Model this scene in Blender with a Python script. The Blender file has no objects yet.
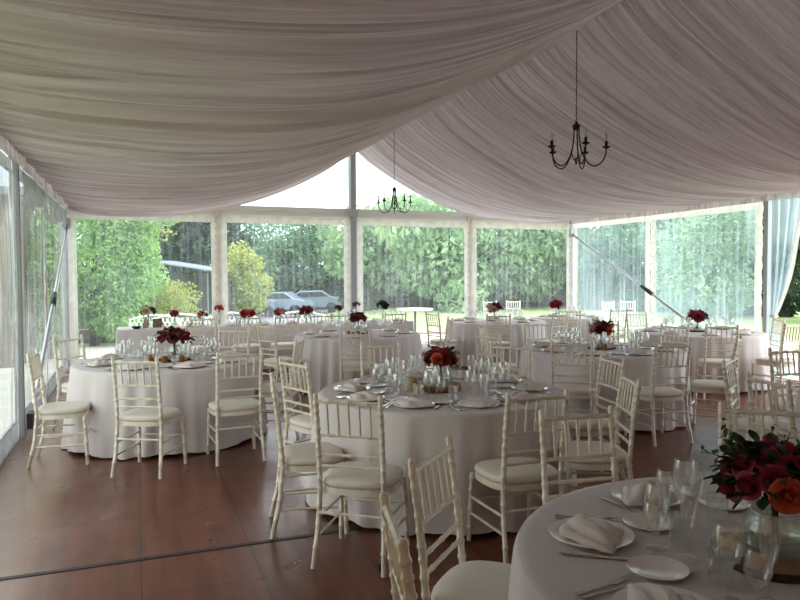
import bpy, math, random
from mathutils import Vector, Matrix, noise
PI = math.pi
random.seed(7)
scn = bpy.context.scene
col = scn.collection

# ------------------------------------------------------------------ camera
H = 1.62
CY, SY = 0.934, 0.3572            # yaw: axis of the tent is 20.94 deg left of the view
cam_d = bpy.data.cameras.new('camera'); cam = bpy.data.objects.new('camera', cam_d); col.objects.link(cam)
cam_d.sensor_width = 36.0; cam_d.lens = 36.0 * 690 / 800
cam_d.clip_start = 0.05; cam_d.clip_end = 500
pitch = -math.atan(26.0 / 690)
M_ = Matrix.Rotation(-math.radians(20.94), 4, 'Z') @ Matrix.Rotation(PI/2 + pitch, 4, 'X') @ Matrix.Rotation(math.radians(-0.25), 4, 'Z')
cam.matrix_world = Matrix.Translation((0, 0, H)) @ M_
scn.camera = cam

# ------------------------------------------------------------------ world: bright overcast sky
w = bpy.data.worlds.new('sky'); scn.world = w; w.use_nodes = True
nt = w.node_tree; nt.nodes.clear()
def wn(t, **k):
    n = nt.nodes.new(t)
    for a, b in k.items(): setattr(n, a, b)
    return n
tc = wn('ShaderNodeTexCoord'); mp = wn('ShaderNodeMapping'); mp.inputs['Scale'].default_value = (1, 1, 3)
nz = wn('ShaderNodeTexNoise'); nz.inputs['Scale'].default_value = 2.2; nz.inputs['Detail'].default_value = 5
rp = wn('ShaderNodeValToRGB')
rp.color_ramp.elements[0].position = 0.36; rp.color_ramp.elements[0].color = (0.30, 0.52, 0.60, 1)
rp.color_ramp.elements[1].position = 0.56; rp.color_ramp.elements[1].color = (0.97, 0.975, 1.0, 1)
bg = wn('ShaderNodeBackground'); bg.inputs['Strength'].default_value = 1.6
ow = wn('ShaderNodeOutputWorld')
L = nt.links.new
L(tc.outputs['Generated'], mp.inputs['Vector']); L(mp.outputs[0], nz.inputs['Vector']); L(nz.outputs['Fac'], rp.inputs[0])
L(rp.outputs[0], bg.inputs['Color']); L(bg.outputs[0], ow.inputs['Surface'])

sun_d = bpy.data.lights.new('soft_sun', 'SUN'); sun_d.energy = 0.7; sun_d.angle = math.radians(50); sun_d.color = (1, 0.93, 0.86)
sun = bpy.data.objects.new('soft_sun', sun_d); col.objects.link(sun); sun.rotation_euler = (math.radians(42), 0, math.radians(60))

scn.view_settings.view_transform = 'Standard'; scn.view_settings.look = 'None'
scn.view_settings.gamma = 1; scn.view_settings.use_curve_mapping = False
scn.view_settings.exposure = 1.5
cy = scn.cycles
cy.max_bounces = 10; cy.diffuse_bounces = 5; cy.glossy_bounces = 3; cy.transmission_bounces = 4; cy.transparent_max_bounces = 40
cy.use_denoising = True; cy.sample_clamp_indirect = 4; cy.caustics_reflective = False; cy.caustics_refractive = False

# ------------------------------------------------------------------ materials
MATS = {}
def mat(name, color, rough=0.6, metal=0.0, noise_amt=0.0, noise_scale=8, bump=0.0, bump_scale=60, transl=0.0, spec=0.5, c2=None, stretch=(1,1,1), coat=0.0):
    m = bpy.data.materials.new(name); m.use_nodes = True; t = m.node_tree; t.nodes.clear(); l = t.links.new
    out = t.nodes.new('ShaderNodeOutputMaterial'); p = t.nodes.new('ShaderNodeBsdfPrincipled')
    p.inputs['Base Color'].default_value = (*color, 1); p.inputs['Roughness'].default_value = rough; p.inputs['Metallic'].default_value = metal
    p.inputs['Specular IOR Level'].default_value = spec; p.inputs['Coat Weight'].default_value = coat
    c = t.nodes.new('ShaderNodeTexCoord'); mpn = t.nodes.new('ShaderNodeMapping'); mpn.inputs['Scale'].default_value = stretch
    l(c.outputs['Object'], mpn.inputs['Vector'])
    csock = None
    if c2 or noise_amt:
        n = t.nodes.new('ShaderNodeTexNoise'); n.inputs['Scale'].default_value = noise_scale; n.inputs['Detail'].default_value = 4
        l(mpn.outputs[0], n.inputs['Vector'])
        r = t.nodes.new('ShaderNodeValToRGB'); r.color_ramp.elements[0].position = .35; r.color_ramp.elements[1].position = .65
        a = color; b = c2 if c2 else tuple(x * (1 - noise_amt) for x in color)
        r.color_ramp.elements[0].color = (*b, 1); r.color_ramp.elements[1].color = (*a, 1)
        l(n.outputs['Fac'], r.inputs[0]); l(r.outputs[0], p.inputs['Base Color']); csock = r.outputs[0]
    if bump:
        n2 = t.nodes.new('ShaderNodeTexNoise'); n2.inputs['Scale'].default_value = bump_scale; n2.inputs['Detail'].default_value = 3
        l(mpn.outputs[0], n2.inputs['Vector'])
        b = t.nodes.new('ShaderNodeBump'); b.inputs['Strength'].default_value = bump; b.inputs['Distance'].default_value = .01
        l(n2.outputs['Fac'], b.inputs['Height']); l(b.outputs[0], p.inputs['Normal'])
    last = p.outputs[0]
    if transl:
        tr = t.nodes.new('ShaderNodeBsdfTranslucent'); tr.inputs['Color'].default_value = (*color, 1)
        if csock: l(csock, tr.inputs['Color'])
        mx = t.nodes.new('ShaderNodeMixShader'); mx.inputs[0].default_value = transl
        l(last, mx.inputs[1]); l(tr.outputs[0], mx.inputs[2]); last = mx.outputs[0]
    l(last, out.inputs['Surface']); MATS[name] = m
    return m
def vinyl(name, haze=0.12, streak=0.15, tint=(0.93, 0.98, 0.97), hazecol=(0.9, 0.95, 1.0), gloss=0.1):
    m = bpy.data.materials.new(name); m.use_nodes = True; t = m.node_tree; t.nodes.clear(); l = t.links.new
    out = t.nodes.new('ShaderNodeOutputMaterial')
    tr = t.nodes.new('ShaderNodeBsdfTransparent'); tr.inputs['Color'].default_value = (*tint, 1)
    hz = t.nodes.new('ShaderNodeBsdfTranslucent'); hz.inputs['Color'].default_value = (*hazecol, 1)
    gl = t.nodes.new('ShaderNodeBsdfGlossy'); gl.inputs['Roughness'].default_value = .08
    c = t.nodes.new('ShaderNodeTexCoord'); mpn = t.nodes.new('ShaderNodeMapping'); mpn.inputs['Scale'].default_value = (14, 14, .55)
    l(c.outputs['Object'], mpn.inputs['Vector'])
    n = t.nodes.new('ShaderNodeTexNoise'); n.inputs['Scale'].default_value = 1.0; n.inputs['Detail'].default_value = 5; n.inputs['Roughness'].default_value = .7
    l(mpn.outputs[0], n.inputs['Vector'])
    n3 = t.nodes.new('ShaderNodeTexNoise'); n3.inputs['Scale'].default_value = .8; l(c.outputs['Object'], n3.inputs['Vector'])
    r = t.nodes.new('ShaderNodeMapRange'); r.inputs['From Min'].default_value = .45; r.inputs['From Max'].default_value = .75
    r.inputs['To Min'].default_value = 0; r.inputs['To Max'].default_value = streak
    l(n.outputs['Fac'], r.inputs['Value'])
    r3 = t.nodes.new('ShaderNodeMapRange'); r3.inputs['From Min'].default_value = .35; r3.inputs['From Max'].default_value = .65
    r3.inputs['To Min'].default_value = haze * .5; r3.inputs['To Max'].default_value = haze * 1.4
    l(n3.outputs['Fac'], r3.inputs['Value'])
    ad = t.nodes.new('ShaderNodeMath'); ad.operation = 'ADD'; l(r.outputs[0], ad.inputs[0]); l(r3.outputs[0], ad.inputs[1])
    mx = t.nodes.new('ShaderNodeMixShader'); l(ad.outputs[0], mx.inputs[0]); l(tr.outputs[0], mx.inputs[1]); l(hz.outputs[0], mx.inputs[2])
    lw = t.nodes.new('ShaderNodeLayerWeight'); lw.inputs['Blend'].default_value = gloss
    mx2 = t.nodes.new('ShaderNodeMixShader'); l(lw.outputs['Fresnel'], mx2.inputs[0]); l(mx.outputs[0], mx2.inputs[1]); l(gl.outputs[0], mx2.inputs[2])
    l(mx2.outputs[0], out.inputs['Surface']); MATS[name] = m
    return m
def glass(name, tint=(0.985, 0.99, 0.99), edge=.36, body=0.005):
    m = bpy.data.materials.new(name); m.use_nodes = True; t = m.node_tree; t.nodes.clear(); l = t.links.new
    out = t.nodes.new('ShaderNodeOutputMaterial')
    tr = t.nodes.new('ShaderNodeBsdfTransparent'); tr.inputs['Color'].default_value = (*tint, 1)
    gl = t.nodes.new('ShaderNodeBsdfGlossy'); gl.inputs['Roughness'].default_value = .05
    df = t.nodes.new('ShaderNodeBsdfTranslucent'); df.inputs['Color'].default_value = (1, 1, 1, 1)
    m0 = t.nodes.new('ShaderNodeMixShader'); m0.inputs[0].default_value = .17; l(tr.outputs[0], m0.inputs[1]); l(gl.outputs[0], m0.inputs[2])
    lw = t.nodes.new('ShaderNodeLayerWeight'); lw.inputs['Blend'].default_value = .5
    pw = t.nodes.new('ShaderNodeMath'); pw.operation = 'POWER'; pw.inputs[1].default_value = 4.5; l(lw.outputs['Facing'], pw.inputs[0])
    mr = t.nodes.new('ShaderNodeMapRange'); mr.inputs['To Min'].default_value = body; mr.inputs['To Max'].default_value = edge; l(pw.outputs[0], mr.inputs['Value'])
    mx = t.nodes.new('ShaderNodeMixShader'); l(mr.outputs[0], mx.inputs[0]); l(m0.outputs[0], mx.inputs[1]); l(df.outputs[0], mx.inputs[2])
    l(mx.outputs[0], out.inputs['Surface']); MATS[name] = m
    return m

def lining_material():
    m = bpy.data.materials.new('lining'); m.use_nodes = True; t = m.node_tree; t.nodes.clear(); l = t.links.new
    out = t.nodes.new('ShaderNodeOutputMaterial'); c = t.nodes.new('ShaderNodeTexCoord')
    def bands(sx, sy, det, rough):
        # gathers run from eave to ridge, so the noise is stretched along x
        mp = t.nodes.new('ShaderNodeMapping'); mp.inputs['Scale'].default_value = (sx, sy, .05); l(c.outputs['Object'], mp.inputs['Vector'])
        n = t.nodes.new('ShaderNodeTexNoise'); n.inputs['Scale'].default_value = 1; n.inputs['Detail'].default_value = det; n.inputs['Roughness'].default_value = rough
        n.inputs['Distortion'].default_value = .25
        l(mp.outputs[0], n.inputs['Vector']); return n.outputs['Fac']
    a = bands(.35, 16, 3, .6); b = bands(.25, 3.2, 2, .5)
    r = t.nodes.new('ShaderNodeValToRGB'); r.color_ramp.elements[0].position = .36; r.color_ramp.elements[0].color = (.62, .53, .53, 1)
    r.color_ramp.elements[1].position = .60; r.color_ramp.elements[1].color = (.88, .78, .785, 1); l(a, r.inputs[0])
    b1 = t.nodes.new('ShaderNodeBump'); b1.inputs['Strength'].default_value = 1; b1.inputs['Distance'].default_value = .055; l(a, b1.inputs['Height'])
    b2 = t.nodes.new('ShaderNodeBump'); b2.inputs['Strength'].default_value = 1; b2.inputs['Distance'].default_value = .14; l(b, b2.inputs['Height']); l(b1.outputs[0], b2.inputs['Normal'])
    d = t.nodes.new('ShaderNodeBsdfDiffuse'); l(r.outputs[0], d.inputs['Color']); l(b2.outputs[0], d.inputs['Normal'])
    tr = t.nodes.new('ShaderNodeBsdfTranslucent'); l(r.outputs[0], tr.inputs['Color']); l(b2.outputs[0], tr.inputs['Normal'])
    mx = t.nodes.new('ShaderNodeMixShader'); mx.inputs[0].default_value = .28; l(d.outputs[0], mx.inputs[1]); l(tr.outputs[0], mx.inputs[2])
    l(mx.outputs[0], out.inputs['Surface']); MATS['lining'] = m
lining_material()
mat('pvc_roof', (0.84, 0.82, 0.84), rough=.6, transl=.22)
mat('pvc_white', (0.80, 0.76, 0.72), rough=.55, noise_amt=.10, noise_scale=5)
mat('pvc_strip', (0.88, 0.83, 0.77), rough=.6, noise_amt=.18, noise_scale=7, bump=.5, bump_scale=14, transl=.40)
mat('leg_grey', (0.17, 0.165, 0.17), rough=.5)
mat('beam_cover', (0.80, 0.77, 0.78), rough=.6)
mat('lace_grey', (0.30, 0.27, 0.25), rough=.8)
mat('pvc_wall', (0.80, 0.68, 0.57), rough=.6, transl=.30)
mat('mesh_valance', (0.50, 0.51, 0.52), rough=.7, noise_amt=.35, noise_scale=9, transl=.2)
mat('aluminium', (0.56, 0.57, 0.60), rough=.35, metal=.75)
mat('alu_post', (0.42, 0.42, 0.45), rough=.45, metal=.3)
mat('steel_dark', (0.05, 0.05, 0.055), rough=.5, metal=.5)
mat('iron', (0.018, 0.014, 0.014), rough=.45, metal=.6)
mat('bulb', (0.62, 0.64, 0.58), rough=.3, transl=.4)
vinyl('clear_vinyl', haze=.075, streak=.16, tint=(.97,.99,.98))
vinyl('clear_curtain', haze=.42, streak=.30, tint=(.88, .95, .97), hazecol=(.80, .90, .97))
vinyl('clear_vinyl_side', haze=.17, streak=.22, tint=(.88, .95, .95), hazecol=(.72, .88, .95))
vinyl('clear_vinyl_old', haze=.13, streak=.42, tint=(.68, .68, .64), hazecol=(.50, .52, .50), gloss=.15)
vinyl('gable_vinyl', haze=.05, streak=.05, tint=(.95, .98, .99))
glass('glass'); glass('vase_glass', tint=(.93, .97, .95), edge=.24, body=.01)
mat('chair_paint', (0.80, 0.73, 0.61), rough=.38, noise_amt=.10, noise_scale=14, bump=.1, bump_scale=80, coat=.25)
mat('cushion', (0.72, 0.66, 0.58), rough=.7, noise_amt=.06, noise_scale=8, bump=.15, bump_scale=120)
mat('white_chair', (0.88, 0.88, 0.88), rough=.4)
mat('cloth', (0.66, 0.605, 0.60), rough=.85, bump=.12, bump_scale=150, spec=.15)
mat('napkin', (0.70, 0.63, 0.59), rough=.85, bump=.2, bump_scale=120, spec=.1)
mat('porcelain', (0.82, 0.80, 0.77), rough=.12)
mat('silver', (0.62, 0.60, 0.58), rough=.18, metal=1)
mat('wood_slice', (0.36, 0.17, 0.07), rough=.6, c2=(.22, .10, .045), noise_scale=10)
mat('bark', (0.10, 0.055, 0.03), rough=.9, noise_amt=.5, noise_scale=30, bump=.6)
mat('table_wood', (0.25, 0.15, 0.08), rough=.6, noise_amt=.3)
mat('amber', (0.45, 0.20, 0.04), rough=.15, transl=.5)
mat('straw', (0.62, 0.50, 0.30), rough=.8, noise_amt=.3, noise_scale=40)
mat('red_petal', (0.38, 0.016, 0.020), rough=.6, noise_amt=.3, noise_scale=60, transl=.15)
mat('coral_petal', (0.72, 0.13, 0.08), rough=.6, noise_amt=.2, noise_scale=60, transl=.2)
mat('pink_petal', (0.38, 0.035, 0.08), rough=.6, noise_amt=.2, noise_scale=60, transl=.2)
mat('burgundy_petal', (0.17, 0.010, 0.020), rough=.6, noise_amt=.3, noise_scale=60)
mat('blush_petal', (0.72, 0.42, 0.36), rough=.6, noise_amt=.2, noise_scale=60, transl=.2)
mat('purple_bloom', (0.09, 0.05, 0.14), rough=.7)
mat('leaf_dark', (0.025, 0.06, 0.018), rough=.5, noise_amt=.4, noise_scale=30, transl=.15)
mat('leaf_mid', (0.09, 0.17, 0.05), rough=.5, noise_amt=.4, noise_scale=30, transl=.2)
mat('stem', (0.05, 0.10, 0.03), rough=.6)
mat('frame_wood', (0.22, 0.12, 0.05), rough=.5)
mat('photo_print', (0.20, 0.14, 0.08), rough=.3, noise_amt=.5, noise_scale=30)
# outdoors
mat('tree_bright', (0.50, 0.72, 0.28), rough=.6, c2=(.22, .42, .12), noise_scale=1.6, transl=.35)
mat('tree_mid', (0.19, 0.33, 0.16), rough=.6, c2=(.12, .22, .12), noise_scale=.9, transl=.3)
mat('tree_willow', (0.40, 0.55, 0.29), rough=.6, c2=(.16, .28, .14), noise_scale=.7, transl=.35)
mat('tree_dark', (0.07, 0.12, 0.06), rough=.7, c2=(.03, .06, .035), noise_scale=.8, transl=.15)
mat('tree_yellow', (0.52, 0.52, 0.14), rough=.6, c2=(.26, .33, .09), noise_scale=2.5, transl=.35)
mat('trunk', (0.10, 0.075, 0.055), rough=.9, noise_amt=.4, noise_scale=6, bump=.5, bump_scale=20)
mat('lawn', (0.38, 0.46, 0.20), rough=.9, c2=(.30, .38, .15), noise_scale=1.5, bump=.4, bump_scale=40)
mat('paving', (0.70, 0.67, 0.61), rough=.7, noise_amt=.15, noise_scale=2.5, bump=.2, bump_scale=30)
mat('asphalt', (0.24, 0.24, 0.25), rough=.8, noise_amt=.2)
mat('stone', (0.36, 0.28, 0.22), rough=.85, c2=(.20, .15, .12), noise_scale=6, bump=.6, bump_scale=12)
mat('edging', (0.42, 0.19, 0.12), rough=.8, noise_amt=.3)
mat('barn_wood', (0.21, 0.165, 0.125), rough=.8, c2=(.11, .085, .065), noise_scale=3, stretch=(6, 6, .5))
mat('shed_wall', (0.07, 0.06, 0.065), rough=.8, noise_amt=.4, noise_scale=4)
mat('shed_roof', (0.20, 0.23, 0.27), rough=.5, noise_amt=.2)
mat('garden_white', (0.86, 0.86, 0.86), rough=.5)
mat('car_silver', (0.24, 0.29, 0.38), rough=.4, metal=.3, coat=.6)
mat('car_blue', (0.16, 0.20, 0.30), rough=.25, metal=.4, coat=.6)
mat('car_glass', (0.04, 0.05, 0.06), rough=.1)
mat('tyre', (0.02, 0.02, 0.02), rough=.8)

def floor_material():
    m = bpy.data.materials.new('floor_boards'); m.use_nodes = True; t = m.node_tree; l = t.links.new
    p = t.nodes['Principled BSDF']
    c = t.nodes.new('ShaderNodeTexCoord')
    mpn = t.nodes.new('ShaderNodeMapping'); mpn.inputs['Rotation'].default_value = (0, 0, PI/2); l(c.outputs['Object'], mpn.inputs['Vector'])
    b = t.nodes.new('ShaderNodeTexBrick'); b.inputs['Scale'].default_value = 1
    b.inputs['Brick Width'].default_value = 2.44; b.inputs['Row Height'].default_value = .61; b.inputs['Mortar Size'].default_value = .004
    b.offset = 0.5
    b.inputs['Color1'].default_value = (0.170, 0.050, 0.022, 1); b.inputs['Color2'].default_value = (0.13, 0.039, 0.018, 1); b.inputs['Mortar'].default_value = (.03, .015, .01, 1)
    l(mpn.outputs[0], b.inputs['Vector'])
    mp2 = t.nodes.new('ShaderNodeMapping'); mp2.inputs['Scale'].default_value = (9, .8, 1); l(c.outputs['Object'], mp2.inputs['Vector'])
    n = t.nodes.new('ShaderNodeTexNoise'); n.inputs['Scale'].default_value = 1.6; n.inputs['Detail'].default_value = 6; l(mp2.outputs[0], n.inputs['Vector'])
    r = t.nodes.new('ShaderNodeValToRGB'); r.color_ramp.elements[0].position = .3; r.color_ramp.elements[0].color = (.62, .58, .56, 1); r.color_ramp.elements[1].position = .7; r.color_ramp.elements[1].color = (1.15, 1.1, 1.08, 1)
    l(n.outputs['Fac'], r.inputs[0])
    mx = t.nodes.new('ShaderNodeMix'); mx.data_type = 'RGBA'; mx.blend_type = 'MULTIPLY'; mx.inputs['Factor'].default_value = 1
    l(b.outputs['Color'], mx.inputs['A']); l(r.outputs[0], mx.inputs['B'])
    # a run of boards mixed to a paler tan beside the left wall
    sx = t.nodes.new('ShaderNodeSeparateXYZ'); l(c.outputs['Object'], sx.inputs[0])
    mr = t.nodes.new('ShaderNodeMapRange'); mr.inputs['From Min'].default_value = -.62; mr.inputs['From Max'].default_value = -.50; mr.inputs['To Min'].default_value = .45; mr.inputs['To Max'].default_value = 0
    l(sx.outputs['X'], mr.inputs['Value'])
    m3 = t.nodes.new('ShaderNodeMix'); m3.data_type = 'RGBA'; l(mr.outputs[0], m3.inputs['Factor']); l(mx.outputs['Result'], m3.inputs['A']); m3.inputs['B'].default_value = (.42, .27, .19, 1)
    l(m3.outputs['Result'], p.inputs['Base Color'])
    n2 = t.nodes.new('ShaderNodeTexNoise'); n2.inputs['Scale'].default_value = 3.5; n2.inputs['Detail'].default_value = 6; l(c.outputs['Object'], n2.inputs['Vector'])
    rr = t.nodes.new('ShaderNodeMapRange'); rr.inputs['To Min'].default_value = .16; rr.inputs['To Max'].default_value = .48; l(n2.outputs['Fac'], rr.inputs['Value'])
    l(rr.outputs[0], p.inputs['Roughness'])
    bp = t.nodes.new('ShaderNodeBump'); bp.inputs['Strength'].default_value = .12; bp.inputs['Distance'].default_value = .02; l(n2.outputs['Fac'], bp.inputs['Height']); l(bp.outputs[0], p.inputs['Normal'])
    p.inputs['Coat Weight'].default_value = .15; p.inputs['Coat Roughness'].default_value = .15
    MATS['floor_boards'] = m
floor_material()

# ------------------------------------------------------------------ mesh helpers
class MB:
    def __init__(s): s.v = []; s.f = []
    def add(s, vs, fs):
        o = len(s.v); s.v += [tuple(v) for v in vs]; s.f += [tuple(i + o for i in f) for f in fs]; return s
    def box(s, x0, y0, z0, x1, y1, z1):
        return s.add([(x0,y0,z0),(x1,y0,z0),(x1,y1,z0),(x0,y1,z0),(x0,y0,z1),(x1,y0,z1),(x1,y1,z1),(x0,y1,z1)],
                     [(0,3,2,1),(4,5,6,7),(0,1,5,4),(1,2,6,5),(2,3,7,6),(3,0,4,7)])
    def obox(s, c, ax, ay, az):      # oriented box: centre, three half-axes
        c = Vector(c); ax = Vector(ax); ay = Vector(ay); az = Vector(az); vs = []
        for k in (-1, 1):
            for j, i in ((-1,-1),(-1,1),(1,1),(1,-1)): vs.append(c + ax*i + ay*j + az*k)
        return s.add(vs, [(0,3,2,1),(4,5,6,7),(0,1,5,4),(1,2,6,5),(2,3,7,6),(3,0,4,7)])
    def tube(s, pts, rad, n=8, cap=True):
        pts = [Vector(p) for p in pts]; rads = rad if isinstance(rad, (list, tuple)) else [rad]*len(pts)
        up = None; rings = []
        for i, p in enumerate(pts):
            d = (pts[min(i+1, len(pts)-1)] - pts[max(i-1, 0)]).normalized()
            if up is None:
                up = d.orthogonal().normalized()
            up = (up - d * up.dot(d))
            up = up.normalized() if up.length > 1e-6 else d.orthogonal().normalized()
            sd = d.cross(up)
            rings.append([p + (up*math.cos(2*PI*k/n) + sd*math.sin(2*PI*k/n))*rads[i] for k in range(n)])
        vs = [v for r in rings for v in r]; fs = []
        for i in range(len(rings)-1):
            for k in range(n):
                a = i*n+k; b = i*n+(k+1) % n; fs.append((a, b, b+n, a+n))
        if cap: fs.append(tuple(range(n-1, -1, -1))); fs.append(tuple((len(rings)-1)*n+k for k in range(n)))
        return s.add(vs, fs)
    def lathe(s, prof, n=16, c=(0,0,0), close=False):   # prof: (r,z)
        vs = []; fs = []
        for r, z in prof:
            for k in range(n): vs.append((c[0]+r*math.cos(2*PI*k/n), c[1]+r*math.sin(2*PI*k/n), c[2]+z))
        m = len(prof)
        for i in range(m-1 if not close else m):
            j = (i+1) % m
            for k in range(n):
                fs.append((i*n+k, i*n+(k+1) % n, j*n+(k+1) % n, j*n+k))
        return s.add(vs, fs)
    def grid(s, fn, nu, nv, closed_u=False):
        vs = [fn(i/nu, j/nv) for j in range(nv+1) for i in range(nu if closed_u else nu+1)]
        m = nu if closed_u else nu+1; fs = []
        for j in range(nv):
            for i in range(nu):
                i2 = (i+1) % m if closed_u else i+1
                fs.append((j*m+i, j*m+i2, (j+1)*m+i2, (j+1)*m+i))
        return s.add(vs, fs)
    def build(s, name, m, parent=None, smooth=True):
        me = bpy.data.meshes.new(name); me.from_pydata(s.v, [], s.f); me.materials.append(MATS[m])
        if smooth: me.polygons.foreach_set('use_smooth', [True]*len(me.polygons)); 
        me.update()
        o = bpy.data.objects.new(name, me); col.objects.link(o)
        if parent: o.parent = parent
        return o
def auto(o, deg=40):
    me = o.data
    try:
        me.set_sharp_from_angle(angle=math.radians(deg))
    except Exception: pass
    return o
def bevel(o, wd=.01, seg=2):
    b = o.modifiers.new('bevel', 'BEVEL'); b.width = wd; b.segments = seg; b.limit_method = 'ANGLE'; return o
def struct(o): o['kind'] = 'structure'; return o
def tag(o, label, cat, group=None, kind=None):
    o['label'] = label; o['category'] = cat
    if group: o['group'] = group
    if kind: o['kind'] = kind
    return o
def empty(name, loc=(0,0,0), rz=0):
    o = bpy.data.objects.new(name, None); col.objects.link(o); o.location = loc; o.rotation_euler = (0,0,rz); o.empty_display_size = .1; return o
def kids(o): return [c for c in ALLK.get(o.name, [])]
ALLK = {}
def reg(root, *parts):
    ALLK.setdefault(root.name, []).extend(parts); return root
def copy_tree(o, parent=None):
    c = o.copy(); col.objects.link(c)
    if parent: c.parent = parent
    ks = ALLK.get(o.name, [])
    ALLK[c.name] = [copy_tree(k, c) for k in ks]
    return c
def P(r, f, z=0): return (CY*r + SY*f, -SY*r + CY*f, z)
def D(r, f): return (CY*r + SY*f, -SY*r + CY*f)
def face(dr, df):
    x, y = D(dr, df); return math.atan2(-x, y)        # local +Y points that way

# ------------------------------------------------------------------ the marquee
XL, XR, XC, YG, YB = -1.10, 8.90, 3.90, 12.80, -7.45
FRAMES = [12.80, 7.75, 2.70, -2.35, -7.40]
EAVE = 2.80
prof = [(0,4.02),(.25,3.80),(.5,3.64),(1,3.37),(1.5,3.15),(2,2.97),(2.5,2.84),(3,2.76),(3.5,2.72),(4,2.71),(4.5,2.73),(5,2.80)]
def zc(X):
    for i in range(len(prof)-1):
        a, b = prof[i], prof[i+1]
        if X <= b[0] + 1e-9:
            t = (X-a[0])/(b[0]-a[0])
            m0 = (b[1]-prof[max(i-1,0)][1])/(b[0]-prof[max(i-1,0)][0]) if i else (b[1]-a[1])/(b[0]-a[0])
            nx = prof[min(i+2, len(prof)-1)]
            m1 = (nx[1]-a[1])/(nx[0]-a[0]); h = b[0]-a[0]
            return (2*t**3-3*t*t+1)*a[1]+(t**3-2*t*t+t)*h*m0+(-2*t**3+3*t*t)*b[1]+(t**3-t*t)*h*m1
    return prof[-1][1]
# fold table: many fine gathers plus occasional deep ones
NT = 6000; TL = 24.0
fold = [0.0]*NT
rnd = random.Random(3)
y = 0.0
while y < TL:
    wd = rnd.choice([.025, .03, .04, .05, .06, .08, .11]); a = rnd.uniform(.25, .9)*wd*.8
    if rnd.random() < .16: a *= 1.9
    i0 = int(y/TL*NT); i1 = min(NT, int((y+wd)/TL*NT)+1)
    for i in range(i0, i1):
        t = (i/NT*TL-y)/wd
        if 0 <= t <= 1: fold[i] += a*math.sin(PI*t)**1.3
    y += wd*.95
def foldv(q):
    q = (q % TL)/TL*NT; i = int(q); t = q-i
    return fold[i % NT]*(1-t)+fold[(i+1) % NT]*t
for side in (-1, 1):
    mb = MB(); ny = 1900; nx = 40; y0, y1 = YB+.05, YG-.09
    def fn(u, v, side=side):
        X = 5.0*u**1.15; yy = y0+(y1-y0)*v
        wob = .20*noise.noise(Vector((X*.32+side*7, yy*.30, 0)))+.02*noise.noise(Vector((X*.9, yy*1.3, side*4)))
        fv = foldv(yy+wob+side*1.7+9)
        big = .035*noise.noise(Vector((X*.35, yy*.9, side*3)))
        # the cloth billows a little lower between the portal frames
        ph = (yy-2.7)/5.05; sag = .02*math.sin(PI*(ph % 1.0))*math.sin(PI*min(1, X/5))
        amp = .85+.5*noise.noise(Vector((X*.35, yy*2.2, side)))
        env = min(1, .35+X*1.2)
        return (XC+side*X, yy, zc(X)+.02-(fv*amp*1.0-.02+big)*env*min(1, (5.02-X)*2+.5)-sag)
    mb.grid(fn, nx, ny)
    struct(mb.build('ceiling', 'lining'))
# gathered seam along the ridge
mb = MB()
mb.grid(lambda u, v: (XC-.09+.18*u, YB+.1+(YG-.2-YB)*v, 4.02-.05*math.sin(PI*u)-.012*math.sin(v*900)), 4, 500)
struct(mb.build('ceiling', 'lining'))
# outer roof skin
mb = MB(); zr, ze = 4.95, 2.98
for s in (-1, 1):
    mb.add([(XC+s*5.12, YB-.1, ze), (XC+s*5.12, YG+.12, ze), (XC, YG+.12, zr), (XC, YB-.1, zr)], [(0,1,2,3)])
    mb.add([(XC+s*5.12, YB-.1, ze-.03), (XC+s*5.12, YG+.12, ze-.03), (XC, YG+.12, zr-.03), (XC, YB-.1, zr-.03)], [(3,2,1,0)])
struct(mb.build('roof', 'pvc_roof', smooth=False))
# portal frames
k = 0
for yf in FRAMES:
    mb = MB()
    for s in (-1, 1):
        x = XC+s*5.0
        mb.box(x-.05, yf-.09, 0, x+.05, yf+.03, 2.80) if yf > 12 else mb.box(x-.04, yf-.035, 0, x+.04, yf+.035, 2.80)
        if s < 0: struct(mb.build('pillar_portal', 'leg_grey' if yf < 12 else 'alu_post', smooth=False)); mb = MB()
        mb.obox((XC+s*2.5, yf-.03, 3.84), Vector((s*2.5, 0, -.94)), (0, .05, 0), (.03*s, 0, .09))
    o = struct(mb.build('beam_portal', 'alu_post', smooth=False))
mb = MB(); mb.box(XC-.06, YB, 4.66, XC+.06, YG, 4.80); struct(mb.build('beam_ridge', 'alu_post', smooth=False))
# eave rails and valances
for s, nm in ((-1, 'trim_1'), (1, 'trim_2')):
    x = XC+s*5.0
    mb = MB(); mb.box(x-.06, YB, 2.80, x+.06, YG, 2.94); struct(mb.build('beam_eave', 'alu_post', smooth=False))
    mb = MB()
    mb.grid(lambda u, v, s=s, x=x: (x-s*(.075+.012*math.sin(v*160+u*2)), YB+.1+(YG-.2-YB)*v, 2.815-.13*u-.012*math.sin(PI*(v*4 % 1))*u), 3, 420)
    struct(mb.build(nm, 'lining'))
# side braces of round tube with turnbuckle
for s in (-1, 1):
    x = XC+s*4.93
    t = empty('brace_pole', (x, 7.9, .12))
    a = Vector((0, 0, 0)); b = Vector((0, 4.78, 2.36))
    p1 = MB().tube([a+(b-a)*.06, b], .024, 10).build('pole', 'aluminium', t)
    p2 = MB().tube([a+(b-a)*.47, a+(b-a)*.53], .036, 10).build('coupler', 'steel_dark', t)
    p3 = MB().box(-.03, -.06, -.06, .03, .14, .10).build('bracket', 'steel_dark', t, False)
    p4 = MB().box(-.035, 4.72, 2.28, .035, 4.84, 2.44).build('bracket', 'aluminium', t, False)
    tag(t, 'diagonal silver brace pole across the %s side window bay' % ('left' if s < 0 else 'right'), 'pole')

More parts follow.
